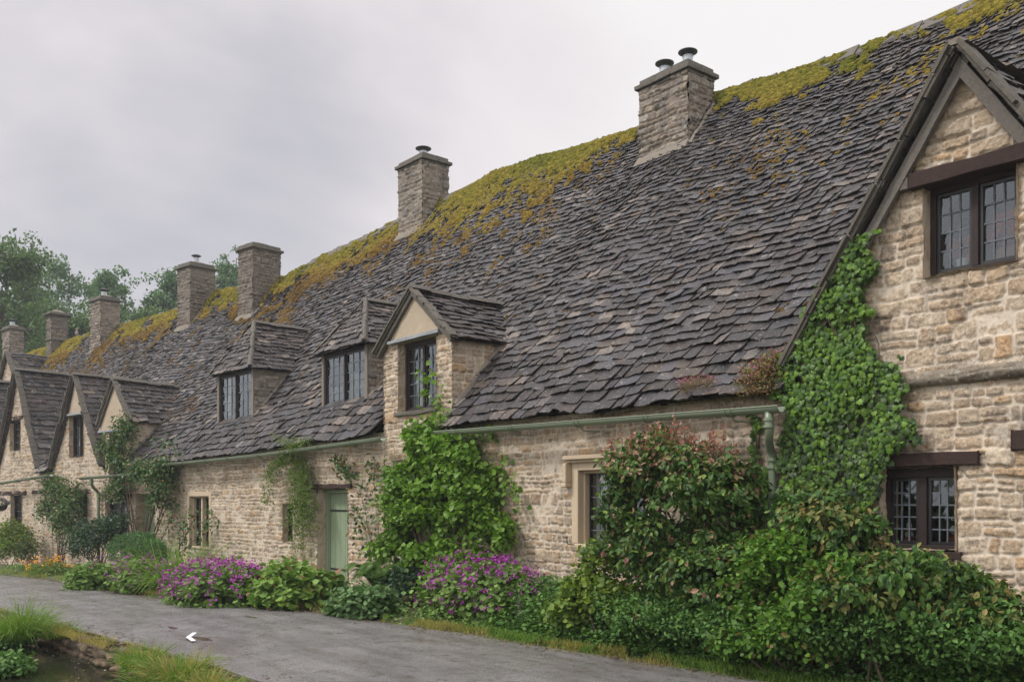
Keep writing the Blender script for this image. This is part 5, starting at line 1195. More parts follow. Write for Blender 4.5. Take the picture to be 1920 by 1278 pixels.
# roses at the fourth cottage
bl = [blob(232, 820, -.25, 28, 35, .2), blob(222, 870, -.3, 32, 30, .25), blob(265, 895, -.4, 42, 28, .3), blob(305, 900, -.35, 30, 35, .25), blob(220, 925, -.35, 30, 25, .25), blob(300, 940, -.35, 25, 20, .2), blob(200, 850, -.25, 20, 25, .2)]
bush('climbing_rose', 'large climbing rose over the small dormer and doorway of the fourth cottage', 'climber', base(262, -.4), bl, 620, 9, .085, T_OVAL, L_ROSE, droop=.5, spread=.10, stems=16, rough=.45, tint=lambda P, r, g: (g.random(len(P)) < .10) * .7, stem_r=.02)
o = thing('rose_shoot', base(320, -.4), 'loose rose shoots arching above the green gutter and beside the mullioned window', 'climber')
wisps(o, [[PT(300, 900, -.35), PT(320, 860, -.4), PT(318, 835, -.45), PT(300, 825, -.4)], [PT(285, 1030, -.4), PT(300, 960, -.35), PT(325, 920, -.3)], [PT(292, 1030, -.4), PT(315, 985, -.3), PT(330, 950, -.3)], [PT(330, 1040, -.4), PT(360, 980, -.35), PT(385, 945, -.35)], [PT(335, 1040, -.4), PT(375, 1000, -.35), PT(398, 975, -.35)], [PT(330, 1045, -.4), PT(345, 1000, -.4), PT(350, 970, -.4)]], 85, .10, T_OVAL, L_ROSE, .12, r=.012, tint=.1)
bush('climbing_rose', 'bushy climbing rose against the wall under the second steep gable from the left', 'climber', base(115, -.4), [blob(105, 930, -.3, 40, 28, .3), blob(135, 950, -.35, 30, 35, .3), blob(90, 960, -.3, 28, 25, .25), blob(120, 990, -.4, 38, 35, .3), blob(95, 905, -.2, 15, 15, .2)], 420, 9, .085, T_OVAL, L_ROSE, droop=.5, spread=.11, stems=14, rough=.45, tint=lambda P, r, g: (g.random(len(P)) < .06) * .7)
bush('dark_evergreen_bush', 'loose dark evergreen bush left of the clipped round bush', 'shrub', base(185, -1.0), [blob(180, 1010, -1.1, 50, 32, .5), blob(215, 990, -.9, 30, 20, .3), blob(155, 1030, -1.1, 35, 35, .4)], 520, 9, .07, T_OVAL, L_DARK, droop=.2, spread=.08, stems=8, rough=.35)
bush('clipped_round_bush', 'clipped rounded mid green bush in front of the fourth cottage', 'shrub', base(255, -1.6), [blob(255, 1040, -1.7, 48, 38, .62), blob(275, 1045, -1.7, 36, 30, .5)], 1500, 8, .035, T_OVAL, L_BOX, droop=-.6, spread=.03, stems=4, rough=.16, shell=(.88, 1.0))
bush('yellow_green_bush', 'rounded yellow-green bush at the left edge below the far cottages', 'shrub', base(18, -1.0), [blob(15, 1020, -1.0, 36, 38, .7), blob(30, 1035, -1.0, 22, 28, .5)], 620, 9, .07, T_OVAL, L_YEL, droop=.1, spread=.06, stems=4, rough=.25)
bush('small_reddish_bush', 'small twiggy bush with reddish tips beside the yellow-green bush', 'shrub', base(58, -.8), [blob(56, 1030, -.8, 20, 25, .35), blob(48, 1050, -.9, 18, 15, .3)], 130, 8, .06, T_OVAL, L_ROSE, droop=.1, spread=.08, stems=8, tint=lambda P, r, g: (g.random(len(P)) < .25) * .9)
# flowering mounds along the foot of the wall
def mound(name, label, cat, u, v, du, dv, depth, n, size, tmpl, mat, fl=None, z=0, tint=None, group=None, **kw):
    c = G_at(u, v + dv, z); rd = nrmz(np.array([c[0] - CX, c[1] - CY, 0])); c = c + rd * depth * .9; c[2] = float(terrain(c[0], c[1])); f = -(c[0] - CX) * CS + (c[1] - CY) * SN; m = f / FOC
    h = (2 * dv * m) * .80
    bl = [(c[0] + du * m * k * .62, c[1] + random.uniform(-.1, .1), c[2] + h * .25, du * m * random.uniform(.45, .6), depth * random.uniform(.75, 1), h * random.uniform(.62, .8)) for k in (-.95, -.35, .3, .95)]
    return bush(name, label, cat, c, bl, int(n * 1.5), 9, size, tmpl, mat, droop=.25, spread=.05, stems=0, rough=.18, flowers=fl, base_z=c[2], tint=tint, up=.9, group=group, **kw)
ger = 'magenta geraniums along the foot of the wall'
mound('geranium_clump', 'wide clump of magenta geraniums below the honeysuckle, right of the door', 'flowers', 900, 1118, 135, 62, .62, 520, .065, T_GER, L_GER, (480, .036, L_MAG, .10), group=ger)
mound('geranium_clump', 'large clump of magenta geraniums under the tiny window wall, left of the lime-leaved plant', 'flowers', 415, 1094, 115, 42, .85, 560, .07, T_GER, L_GER, (560, .040, L_MAG, .13), group=ger)
mound('geranium_clump', 'geranium clump with a few magenta flowers at the foot of the clipped round bush', 'flowers', 265, 1078, 62, 32, .55, 330, .07, T_GER, L_GER, (190, .040, L_MAG, .12), z=-.07, group=ger)
mound('geranium_clump', 'leafy clump with very few magenta flowers beside the orange flowers', 'flowers', 178, 1072, 42, 34, .5, 280, .07, T_GER, L_GER, (22, .036, L_MAG, .14), z=-.12, group=ger)
mound('lime_leaved_plant', 'large-leaved lime green plant with a few brown leaves just left of the door', 'plant', 545, 1103, 78, 42, .62, 420, .10, T_HEART, L_LIME, tint=lambda P, r, g: (g.random(len(P)) < .07) * 1.0)
mound('grey_green_plant', 'low grey-green leafy clump at the right side of the doorstep', 'plant', 680, 1133, 62, 30, .45, 260, .07, T_GER, L_BLUEG)
mound('yellow_flowered_plant', 'loose pale green plant with small yellow flowers between geraniums and big shrub', 'plant', 1055, 1125, 60, 45, .5, 330, .045, T_NARROW, L_BRIGHT, (16, .03, L_YELF, .10))
mound('orange_poppies', 'patch of bright orange poppies at the edge of the lane, far left', 'flowers', 88, 1062, 30, 16, .5, 90, .07, T_NARROW, L_YEL, (46, .05, L_ORG, .18), z=-.2)
mound('white_flowered_plant', 'small grey-leaved plant with white flowers right of the orange poppies', 'flowers', 110, 1066, 14, 10, .3, 40, .07, T_NARROW, L_BLUEG, (14, .04, L_WHT, .08), z=-.2)
mound('red_leaved_plant', 'small dark red flowers left of the orange poppies', 'flowers', 50, 1058, 14, 12, .3, 40, .07, T_NARROW, L_NET, (10, .04, L_RED, .12), z=-.2)
# grass fountain
def tuft(name, label, c, r, n, h, mat, wd=.008, dry=.1, lean=.5, g=None, cat='grass tuft', group=None, ry=None):
    g = g or np.random.default_rng(int(abs(c[0] * 77)) + n); o = thing(name, c, label, cat, group); a = g.uniform(0, 2 * PI, n); q = np.sqrt(g.random(n)); ry = ry or r
    P = np.stack([c[0] + r * q * np.cos(a), c[1] + ry * q * np.sin(a), np.full(n, c[2] - .02)], -1); d = np.stack([np.cos(a) * q, np.sin(a) * q, np.zeros(n)], -1)
    T = nrmz(d * lean * 1.3 + g.normal(0, .34, (n, 3)) * [1, 1, .3] + [0, 0, 1]); Nn = nrmz(-d + g.normal(0, .4, (n, 3)) + [0, 0, -.2]); L = h * g.uniform(.3, 1.15, n) * (.45 + 1.1 * vn(P[:, 0] * 5, P[:, 1] * 5, 3))
    V, F = T_BLADE; y = T; z = nrmz(Nn - (Nn * y).sum(1, keepdims=True) * y); x = np.cross(y, z)
    Q = P[:, None] + V[None, :, 0:1] * x[:, None] * wd + L[:, None, None] * (V[None, :, 1:2] * y[:, None] - V[None, :, 2:3] * z[:, None] * 1.2 - np.array([0, 0, 1.]) * (V[None, :, 1:2] ** 3) * .25)
    o_ = (np.arange(n) * 7)[:, None, None]; emit('blades', Q.reshape(-1, 3), [(f[None] + o_).reshape(-1, f.shape[1]) for f in F], mat, o, attrs={'tint': np.repeat((g.random(n) < dry) * g.uniform(.5, 1, n), 7)}); return o
c = G_at(338, 1112, -.05); c[2] = 0.0; c += nrmz(np.array([c[0], c[1] + 8.4, 0])) * .7; tuft('ornamental_grass', 'fountain of pale green grass between the clipped bush and the large geraniums', c, .45, 1000, 1.25, L_GRASS, .014, .04, .9)
# fern
def fern(c, label, n=14, L=.6):
    g = np.random.default_rng(66); o = thing('fern', c, label, 'fern'); PP = []; TT = []; NN = []; SS = []; mb = MB()
    for i in range(n):
        a = g.uniform(0, 2 * PI); d = np.array([math.cos(a), math.sin(a), 0]); l = L * g.uniform(.7, 1.1); t = np.linspace(0, 1, 26); C = c + d * (t[:, None] * l * .8) + np.array([0, 0, 1.]) * (np.sin(t * 2.2) * l * .75)[:, None]; mb.tube(C, .004, 4)
        T = np.gradient(C, axis=0); T = nrmz(T); side = nrmz(np.cross(T, [0, 0, 1.]))
        for s in (-1, 1):
            PP.append(C[2:]); TT.append(nrmz(side[2:] * s + T[2:] * .5)); NN.append(np.cross(side[2:], T[2:])); SS.append(.14 * np.sin(PI * (1 - t[2:] * .93)) ** .6 + .01)
    V, F, k = leaves(np.concatenate(PP), np.concatenate(NN), np.concatenate(TT), np.concatenate(SS), T_NARROW, .8); emit('fronds', V, F, L_FERN, o, attrs={'tint': np.zeros(len(V))}); mb.build('stems', m_twig, o)
c = base(712, -.95); fern(c + [0, 0, .12], 'large fresh green fern under the honeysuckle beside the door', 30, .68)
c = base(765, -.8); bush('dark_leaved_perennial', 'dark purplish leafy perennial at the foot of the fern', 'plant', c, [blob(755, 1095, -.8, 40, 30, .3)], 120, 9, .07, T_OVAL, L_DARK, spread=.06, stems=4)
# nettles and ground cover under the shrubs
def cover(name, label, xs, ys, n, size, tmpl, mat, h, kind='stuff', seed=1, cat='ground cover', tint=None, dens=None):
    g = np.random.default_rng(seed); x = g.uniform(*xs, n * 2); rf = road_far(x); y = rf + .05 + g.random(n * 2) * (yf(x) - rf) if ys is None else g.uniform(*ys, n * 2)
    k = fbm(x * 2.2, y * 2.2, seed, 3) > (.38 if dens is None else dens); x = x[k][:n]; y = y[k][:n]; n = len(x)
    z = terrain(x, y) + h * g.random(n) ** .7 * (.35 + .9 * fbm(x * 2.5, y * 2.5, seed + 3, 3)) * sst(-.05, .3, y - road_far(x))
    P = np.stack([x, y, z], -1); V, F, k = leaves(P, nrmz(g.normal(0, .45, (n, 3)) + [0, -.3, 1]), nrmz(g.normal(0, 1, (n, 3)) * [1, 1, .4]), size * g.uniform(.6, 1.3, n), tmpl)
    o = emit(name, V, F, mat, loc=(float(np.mean(x)), float(np.mean(y)), 0), attrs={'tint': np.repeat((g.random(n) < (tint or 0)) * 1.0, k)}); tag(o, label, cat, kind=kind); return o
cover('nettle_undergrowth', 'dark green nettles and small weeds under the right-hand shrubs', (-9.4, -1.5), None, 34000, .05, T_OVAL, L_NET, .70, seed=4)
cover('low_weeds', 'low weeds filling the bed between the mounds', (-30, -9), None, 9000, .055, T_OVAL, L_GER, .22, seed=6)
cover('groundsel_leaves', 'bright low leaves at the front of the bed', (-9.6, -1.5), None, 20000, .048, T_HEART, L_BRIGHT, .62, seed=9)
def blades(name, label, pts, h, wd, dry, seed, mat=L_GRASS):
    g = np.random.default_rng(seed); n = len(pts); T = nrmz(g.normal(0, .45, (n, 3)) * [1, 1, .3] + [0, 0, 1]); Nn = rdir(n, g); L = h * g.uniform(.4, 1.2, n); V, F = T_BLADE; z = nrmz(Nn - (Nn * T).sum(1, keepdims=True) * T); x = np.cross(T, z)
    Q = pts[:, None] + V[None, :, 0:1] * x[:, None] * wd + L[:, None, None] * (V[None, :, 1:2] * T[:, None] - V[None, :, 2:3] * z[:, None]); o_ = (np.arange(n) * 7)[:, None, None]
    o = emit(name, Q.reshape(-1, 3), [(f[None] + o_).reshape(-1, f.shape[1]) for f in F], mat, loc=pts.mean(0), attrs={'tint': np.repeat(np.clip(dry(pts, g), 0, 1), 7)}); return tag(o, label, 'grass', kind='stuff')
g = np.random.default_rng(20)
x = g.uniform(-11.5, -1, 34000); rf = road_far(x); y = rf + g.normal(.10, .14, len(x)); k = (fbm(x * 3, y * 3, 2, 3) > .36) | (x > -6); x = x[k]; y = y[k]
blades('verge_grass', 'narrow grass verge between the lane and the right-hand shrubs', np.stack([x, y, terrain(x, y) - .005 + .07 * (y < road_far(x) + .03)], -1), .075, .005, lambda p, g: (fbm(p[:, 0] * 1.5, p[:, 1] * 4, 7, 3) + .25 * (road_far(p[:, 0]) + .08 - p[:, 1]) * 4 > .66) * g.uniform(.3, 1, len(p)), 21)
x = g.uniform(-33, -11.5, 9000); y = road_far(x) + g.normal(.12, .12, len(x)); k = fbm(x * 1.3, y * 3, 4, 3) > .5; x = x[k]; y = y[k]
blades('verge_grass', 'thin broken grass along the foot of the flower beds', np.stack([x, y, terrain(x, y) + .05], -1), .07, .006, lambda p, g: (g.random(len(p)) < .4) * 1., 22)
# stream bank
x = g.uniform(-21, -8.7, 9000); y = road_near(x) - g.uniform(.0, .32, len(x)); k = (fbm(x * 2.6, y * 4, 14, 3) > .50); x = x[k]; y = y[k]
blades('bank_grass', 'short dry brown grass on top of the stream wall', np.stack([x, y, gz(x) - .02], -1), .09, .006, lambda p, g: (g.random(len(p)) < .9) * g.uniform(.6, 1, len(p)), 23)
tg = 'grass tufts along the stream bank'
def bank(u, v, z=-.03, dy=-.1): c = G_at(u, v, z); return c
for u, v, z, r, n, h, dry, lb in ((30, 1190, -.08, .42, 1500, .60, .04, 'tall lush green grass tuft at the left edge beside the stream'), (100, 1190, -.08, .3, 500, .28, .15, 'low green tuft where the stream wall starts'), (262, 1248, -.06, .22, 620, .30, .15, 'small bright tuft on the stream bank right of the bare stone wall'),
                             (330, 1272, -.06, .33, 1300, .34, .38, 'broad yellowing tuft in the middle of the stream bank'), (395, 1290, -.05, .28, 900, .26, .55, 'dry straw-coloured tuft at the bottom edge of the picture'), (440, 1290, -.03, .16, 420, .13, .1, 'short fresh green tuft at the right end of the stream bank'), (300, 1296, -.3, .3, 700, .36, .2, 'green tuft hanging down to the water')):
    tuft('grass_tuft', lb, bank(u, v, z), r, n, h, L_GRASS, .007, dry, .55, group=tg, ry=r * .6)
for u, v, lb, m in ((15, 1262, 'leafy water plant at the bottom left corner', L_NET), (25, 1208, 'flat clump of leaves floating at the edge of the stream', L_NET), (150, 1205, 'small ivy-like plant growing on the stream wall', L_BRIGHT), (255, 1262, 'small bright plant growing from the foot of the stream wall', L_BRIGHT), (225, 1222, 'tiny plant in a crack of the stream wall', L_GER)):
    c = G_at(u, v, WATER + .02 if u < 100 else -.3); r = {15: .26, 25: .25}.get(u, .14)
    bush('water_plant', lb, 'plant', c, [(c[0], c[1], c[2], r, r * .8, r * (.7 if u != 25 else .3))], 60 if u > 100 else 150, 8, .06, T_OVAL, m, spread=.04, stems=2, base_z=c[2], group='leafy plants at the water edge')
g = np.random.default_rng(31); pp = []
for i in range(42):
    c = G_at(g.uniform(-20, 230), g.uniform(1212, 1276), WATER + .004); pp.append(c)
pp = np.array(pp); V, F, k = leaves(pp, np.tile([0, 0, 1.], (42, 1)) + g.normal(0, .03, (42, 3)), nrmz(g.normal(0, 1, (42, 3)) * [1, 1, .02]), g.uniform(.015, .05, 42), T_OVAL); tag(emit('floating_debris', V, F, M_plain('floating_leaves', (.12, .12, .09), (.35, .33, .28)), loc=pp.mean(0)), 'scattered floating leaves and scum on the stream', 'debris', kind='stuff')
# plants growing on the roof edge
bush('roof_plant', 'pink-flowered red-leaved plant rooted in the roof edge, right of its middle', 'plant', PT(1310, 745, -.2), [blob(1310, 728, -.2, 42, 16, .2)], 300, 7, .022, T_NARROW, L_SED, droop=-.5, spread=.04, stems=14, stem_r=.004, flowers=(90, .012, L_PINK, .05), group='plants growing on the roof edge')
bush('roof_plant', 'larger straggly reddish green plant at the roof corner above the drainpipe', 'plant', PT(1435, 745, -.2), [blob(1430, 715, -.2, 38, 28, .2), blob(1455, 690, -.12, 28, 22, .15), blob(1420, 742, -.25, 30, 12, .15)], 380, 8, .030, T_OVAL, L_SED, droop=-.2, spread=.05, stems=22, stem_r=.004, flowers=(60, .012, L_PINK, .06), group='plants growing on the roof edge')
# hanging basket
c = PT(3, 945, -.45); o = thing('hanging_basket', c + [0, 0, -.1], 'dark hanging basket of purple flowers at the far left edge', 'basket'); mb = MB(); mb.lathe(c + [0, 0, -.22], [(.03, 0), (.12, .05), (.17, .14), (.18, .2), (.16, .2)], 14); mb.build('basket', m_frame, o)
mb = MB(); 
for a in (0, 2.1, 4.2): mb.tube([c + [.17 * math.cos(a), .17 * math.sin(a), -.02], c + [0, 0, .42]], .004, 4)
mb.tube([c + [0, 0, .42], PT(3, 945, 0) + [0, 0, .45]], .008, 5); mb.build('chain', m_frame, o)
g = np.random.default_rng(4); P = c + rdir(220, g) * [.2, .2, .13] + [0, 0, .03]; V, F, k = leaves(P, nrmz(P - c + g.normal(0, .1, P.shape)), rdir(220, g), .06, T_OVAL); emit('foliage', V, F, L_NET, o, attrs={'tint': np.zeros(len(V))})
P = c + rdir(110, g) * [.22, .22, .15] + [0, 0, .05]; V, F, k = leaves(P, nrmz(P - c + g.normal(0, .1, P.shape)), rdir(110, g), .05, T_PETAL); emit('flowers', V, F, M_leaf('violet_petal', [(.22, .10, .42), (.35, .2, .5)]), o)
# vase with red flowers behind the upper window
c = W(uw[0] + .62, .27, uw[2] - .01); o = thing('flower_vase', c, 'terracotta pot of red artificial-looking blooms behind the upper gable window', 'vase'); mb = MB(); mb.lathe(c, [(.06, 0), (.10, .05), (.11, .2), (.09, .22)], 16); mb.build('pot', m_terra, o, smooth=True)
g = np.random.default_rng(8); P = c + np.array([0, -.0, .38]) + rdir(300, g) * [.26, .12, .17] * g.uniform(.5, 1, (300, 1)); V, F, k = leaves(P, rdir(300, g), rdir(300, g), .07, T_PETAL); emit('flowers', V, F, L_RED, o)
c = W(uw[0] + .2, .27, uw[2] - .01); o = thing('flower_vase', c, 'loose pinkish red blooms behind the left casement of the upper window', 'vase'); mb = MB(); mb.lathe(c, [(.04, 0), (.06, .05), (.05, .16), (.06, .2)], 16); mb.build('pot', m_white, o, smooth=True)
P = c + np.array([0, -.0, .30]) + rdir(160, g) * [.17, .1, .10] * g.uniform(.5, 1, (160, 1)); V, F, k = leaves(P, rdir(160, g), rdir(160, g), .06, T_PETAL); emit('flowers', V, F, M_leaf('salmon_petal', [(.6, .18, .13), (.7, .25, .2)]), o)
# ornaments on the lower sill
for f, hh, kk, lb in ((.22, .30, 0, 'striped red and white cone ornament on the left of the lower right window sill'), (.36, .26, 0, 'smaller striped cone ornament beside the taller one on the window sill'), (.80, .24, 1, 'terracotta figurine with round white head in the right light of the lower window')):
    c = W(lw[0] + (lw[1] - lw[0]) * f, .22, lw[2] - .01); o = thing('sill_ornament', c, lb, 'ornament', 'ornaments on the window sill')
    if kk == 0:
        for i in range(7):
            q = i / 7; mb = MB(); mb.lathe(c + [0, 0, hh * q], [(.055 * (1 - q * .8), 0), (.06 * (1 - q * .8), hh / 14), (.055 * (1 - (q + .14) * .8), hh / 7.2)], 12); mb.build('band', m_terra if i % 2 == 0 else m_white, o)
    else:
        mb = MB(); mb.lathe(c, [(.06, 0), (.065, .05), (.035, .14), (.02, .16)], 12); mb.build('body', m_terra, o, smooth=True); mb = MB(); mb.lathe(c + [0, 0, .155], [(.01, 0), (.035, .02), (.04, .045), (.03, .075), (.005, .09)], 12); mb.build('head', m_white, o, smooth=True)
# ---------------------------------------------------------------- moss
g = np.random.default_rng(77)
def moss_mask(s, q):
    u_n = fbm(s * .55, q * 3.2, 41, 4); n2 = fbm(s * 2.8, q * 16, 43, 3); n3 = fbm(s * 8, q * 45, 45, 2)
    near = sst(-14, -11.8, s) * (1 - sst(-11.9, -10.8, s)) * 0
    # amount of moss reaching down from the ridge, read along the terrace
    reach = np.interp(s, [-75, -50, -47.5, -46, -40, -38.5, -36, -34, -31, -29.5, -27, -24, -21, -19.7, -18.7, -18, -15, -13.3, -12.2, -11.6, -10.6, -10, -8.6, -7.2, -6.6, -5, 0],
                         [.3, .3, .10, .32, .32, .12, .30, .24, .10, .22, .30, .42, .24, .04, .10, .24, .26, .20, .02, .01, .02, .12, .20, .13, .12, .14, .14])
    c = np.clip((q - (1 - reach * 1.45)) / (reach * 1.45), 0, 1); nz = .36 * fbm(s * 1.1, q * 7, 61, 3) + .36 * n2 + .28 * n3
    top = 1.25 * sst(.02, -.02, nz - (.25 + .30 * c)) * (c > 0)
    low = .9 * (fbm(s * .8 + 5, q * 4.5 + 2, 47, 4) > .50) * (n2 > .49) * (n3 > .40) * sst(.15, .5, q) * np.interp(s, [-60, -34, -30, -17, -14, -11, -3], [.5, .9, 1.2, 1.2, .40, .14, .2]) * sst(1 - reach * 3.2, 1 - reach * 1.4, q)
    sp = .5 * (n3 > .80) * (n2 > .5) * np.interp(s, [-40, -17, -12, 0], [.8, .5, .25, .25])
    return np.clip(top, 0, 1), np.clip(low + sp, 0, 1)
NM = 520000
s = g.uniform(-62, -2.2, NM); q = 1 - g.random(NM) ** 1.5 * .97; wgt = np.interp(s, [-62, -30, -12, -3], [.3, .5, 1, 1.5])
tp, lo = moss_mask(s, q); k = (g.random(NM) < (tp + lo) * wgt); s = s[k]; q = q[k]; tp = tp[k]; lo = lo[k]
t = TE + q * (TR - TE); z = roofz(s, t); k = ~under_cut(s, t, z, -.05); s, q, t, z, tp, lo = [a[k] for a in (s, q, t, z, tp, lo)]
# keep clear of the chimneys
n = len(s); print('moss blobs', n)
hh = 6; ring = np.linspace(0, 2 * PI, hh, endpoint=False)
Tm = np.concatenate([np.stack([np.cos(ring), np.sin(ring), np.full(hh, -.3)], -1), np.stack([.72 * np.cos(ring + .5), .72 * np.sin(ring + .5), np.full(hh, .62)], -1), [[0, 0, .95]]])
Fm = [[i, (i + 1) % hh, hh + i] for i in range(hh)] + [[(i + 1) % hh, hh + (i + 1) % hh, hh + i] for i in range(hh)] + [[hh + i, hh + (i + 1) % hh, 2 * hh] for i in range(hh)]
Fm = np.array(Fm); r = g.uniform(.014, .045, n) * (.8 + .5 * tp) * np.interp(s, [-60, -12], [1.5, 1]); a = g.uniform(0, 2 * PI, n); el = g.uniform(.8, 1.7, n); ht = g.uniform(.4, 1.3, n) * (.4 + .45 * tp)
lx = Tm[None, :, 0] * (r * el)[:, None] * g.uniform(.8, 1.2, (n, 13)); ly = Tm[None, :, 1] * r[:, None] * g.uniform(.8, 1.2, (n, 13)); lz = Tm[None, :, 2] * (r * ht)[:, None] * g.uniform(.75, 1.25, (n, 13)) + .045
bb = (q * LEN)[:, None] + ly; ov = np.maximum(bb - LEN, 0); P = P_main(s[:, None] + lx, np.minimum(bb, LEN + .02), lz - ov * .3)
tn = np.clip(np.interp(q, [.3, .7, .86, .97], [.85, .66, .42, .12]) + .35 * (fbm(s * .9, q * 6, 51, 3) - .5) * 2 + g.normal(0, .08, n) + np.interp(s, [-30, -18, -8], [.18, .05, .0]) * (q < .9) + .10, 0, 1)
V = P.reshape(-1, 3); F = (Fm[None] + (np.arange(n) * 13)[:, None, None]).reshape(-1, 3)
o = emit('roof_moss', V, F, m_moss, loc=(-20, 4, 7), attrs={'tint': np.repeat(tn, 13)}, smooth=True); tag(o, 'yellow-green and orange moss spread along the ridge and upper slates', 'moss', kind='stuff')
# ---------------------------------------------------------------- bird on the ridge
s_, z_ = SZ(144, 636, TR); c = W(s_, TR, float(zridge(s_)) + .05); mb = MB(); pr = [(.002, 0), (.05, .03), (.075, .09), (.07, .15), (.045, .20), (.03, .24), (.042, .27), (.04, .30), (.02, .325), (.002, .33)]
mb.lathe(c + [0, 0, .06], pr, 12); b_ = mb.build('bird', M_plain('pigeon_feathers', (.18, .13, .13), (.34, .27, .27), 12, .8), loc=c, smooth=True); tag(b_, 'small grey-brown pigeon sitting on the ridge between two chimneys', 'bird')
mb = MB(); mb.tube([c + [.03, 0, .12], c + [.12, .05, .02], c + [.19, .08, -.04]], [.045, .035, .015], 6); mb.build('tail', m_cowl, b_)
mb = MB(); mb.tube([c + [-.04, -.01, .35], c + [-.075, -.015, .345]], [.009, .002], 5); mb.tube([c + [.0, -.03, .09], c + [0, -.03, 0]], .007, 5); mb.tube([c + [.0, .03, .09], c + [0, .03, 0]], .007, 5); mb.build('beak_and_legs', m_cowl, b_)
# ---------------------------------------------------------------- trees behind the terrace
L_TREE = M_leaf('hazed_tree_leaf', [(.06, .105, .045), (.085, .145, .06), (.11, .18, .07), (.07, .125, .055)], trans=.3, rough=.5)  # greens lightened and blued: distance haze put into the leaf colour
L_TREE2 = M_leaf('hazed_bluish_tree_leaf', [(.06, .13, .065), (.09, .17, .08), (.12, .21, .095)], trans=.3, rough=.5)  # paler, bluer set, again with haze mixed into the leaf colour
m_bark = M_plain('tree_bark', (.05, .04, .032), (.12, .10, .08), 4, .95, .5, .03)
def tree(u, vtop, f, wpx, label, mat, seed, leaf=.24, dens=1.0, vbot=680, group='trees behind the terrace'):
    g = np.random.default_rng(seed); b = FP(u, HZ, f); b[2] = float(terrain(b[0], b[1])); top = CZ + (HZ - vtop + 16) / FOC * f; H = top - b[2]; w = wpx * f / FOC
    o = thing('tree', b, label, 'tree', group); mb = MB(); ends = []
    tip = b + np.array([g.normal(0, .4), g.normal(0, .4), H * .93]); q = np.linspace(0, 1, 12)[:, None]; tr = b + (tip - b) * q + g.normal(0, .12, (12, 3)) * q; mb.tube(tr, np.linspace(.32, .03, 12), 8)
    mb.build('trunk', m_bark, o); mb = MB(); nl = 34
    for i in range(nl):
        h = g.uniform(.28, .95); p = b + (tip - b) * h; a = g.uniform(0, 2 * PI); L = w * g.uniform(.55, 1.05) * math.sqrt(max(.12, 1 - (abs(h - .55) / .5) ** 2)); e = p + np.array([math.cos(a) * L, math.sin(a) * L, L * g.uniform(.35, .9)]); e[2] = min(e[2], top)
        m = (p + e) / 2 + np.array([0, 0, -.12 * L]); t = np.linspace(0, 1, 7)[:, None]; C = (1 - t) ** 2 * p + 2 * t * (1 - t) * m + t * t * e; mb.tube(C, np.linspace(.09 * (1.1 - h), .012, 7), 5); 
        for k in range(int(9 * dens)):
            x = g.uniform(.25, 1.05); c = np.array([np.interp(min(x, 1), t[:, 0], C[:, j]) for j in range(3)]) + g.normal(0, .16 * L + .25, 3) * [1, 1, .8]
            if g.random() < .45: mb.tube([C[4], (C[4] + c) / 2 + g.normal(0, .1, 3), c], [.03, .018, .008], 4)
            ends.append(c)
    mb.build('limbs', m_bark, o)
    E = np.array(ends); E = np.concatenate([E, tip + g.normal(0, .5, (12, 3)) - [0, 0, .5]]); m = len(E); rad = g.uniform(.35, .85, m); per = 44
    P = np.repeat(E, per, 0) + rdir(m * per, g) * (np.repeat(rad, per) * g.random(m * per) ** .45)[:, None] * [1, 1, .62]; n = len(P)
    V, F, k = leaves(P, nrmz(g.normal(0, .6, (n, 3)) + [0, -.2, .8]), nrmz(g.normal(0, .8, (n, 3)) + [0, 0, -.3]), leaf * g.uniform(.6, 1.3, n), T_QUAD); emit('crown', V, F, mat, o); return o
for a in ((-8, 428, 50, 95, 'dark tree at the left edge with feathery dark leaves, tallest in the picture', L_TREE, 1, .20), (55, 500, 62, 70, 'loose grey-green tree behind the far-left chimney', L_TREE, 2), (128, 478, 70, 62, 'thin-crowned tree rising behind the chimney with the flared cap', L_TREE2, 3, .22, .7),
          (182, 505, 74, 52, 'narrow tree just left of the pale coursed chimney', L_TREE2, 4, .22, .8), (232, 492, 66, 55, 'bushy tree just right of the pale coursed chimney', L_TREE2, 5), (292, 478, 66, 48, 'bright airy tree left of the dark chimney with the small cowl', L_TREE2, 6, .22, .9), (30, 560, 56, 60, 'low dense tree behind the far end of the ridge', L_TREE, 7), (165, 580, 60, 60, 'low dense tree behind the middle of the left ridge', L_TREE, 8), (255, 560, 60, 50, 'low dense tree between two chimneys', L_TREE, 11), (95, 560, 58, 60, 'low leafy tree behind the flared chimney', L_TREE, 12), (325, 560, 80, 40, 'small distant tree low on the ridge', L_TREE2, 13),
          (425, 475, 74, 46, 'pale green tree between the two dark chimneys', L_TREE2, 9, .24), (452, 462, 72, 24, 'slender tree touching the left side of the plain dark chimney', L_TREE2, 10), (520, 512, 90, 18, 'tiny bare-topped tree just right of the plain dark chimney', L_TREE2, 14)):
    tree(*a)
# ---------------------------------------------------------------- moist air
mb = MB(); mb.wbox(-160, 12, -14, 90, -3, 26)
m_haze = bpy.data.materials.new('moist_air'); m_haze.use_nodes = True; _nt = m_haze.node_tree; _nt.nodes.clear(); _o = _nt.nodes.new('ShaderNodeOutputMaterial'); _v = _nt.nodes.new('ShaderNodeVolumePrincipled')
_v.inputs['Density'].default_value = .0011; _v.inputs['Color'].default_value = (.86, .90, .96, 1); _v.inputs['Anisotropy'].default_value = .2; _nt.links.new(_v.outputs[0], _o.inputs['Volume'])
hz = mb.build('haze', m_haze, loc=(-70, 40, 5)); hz['kind'] = 'stuff'
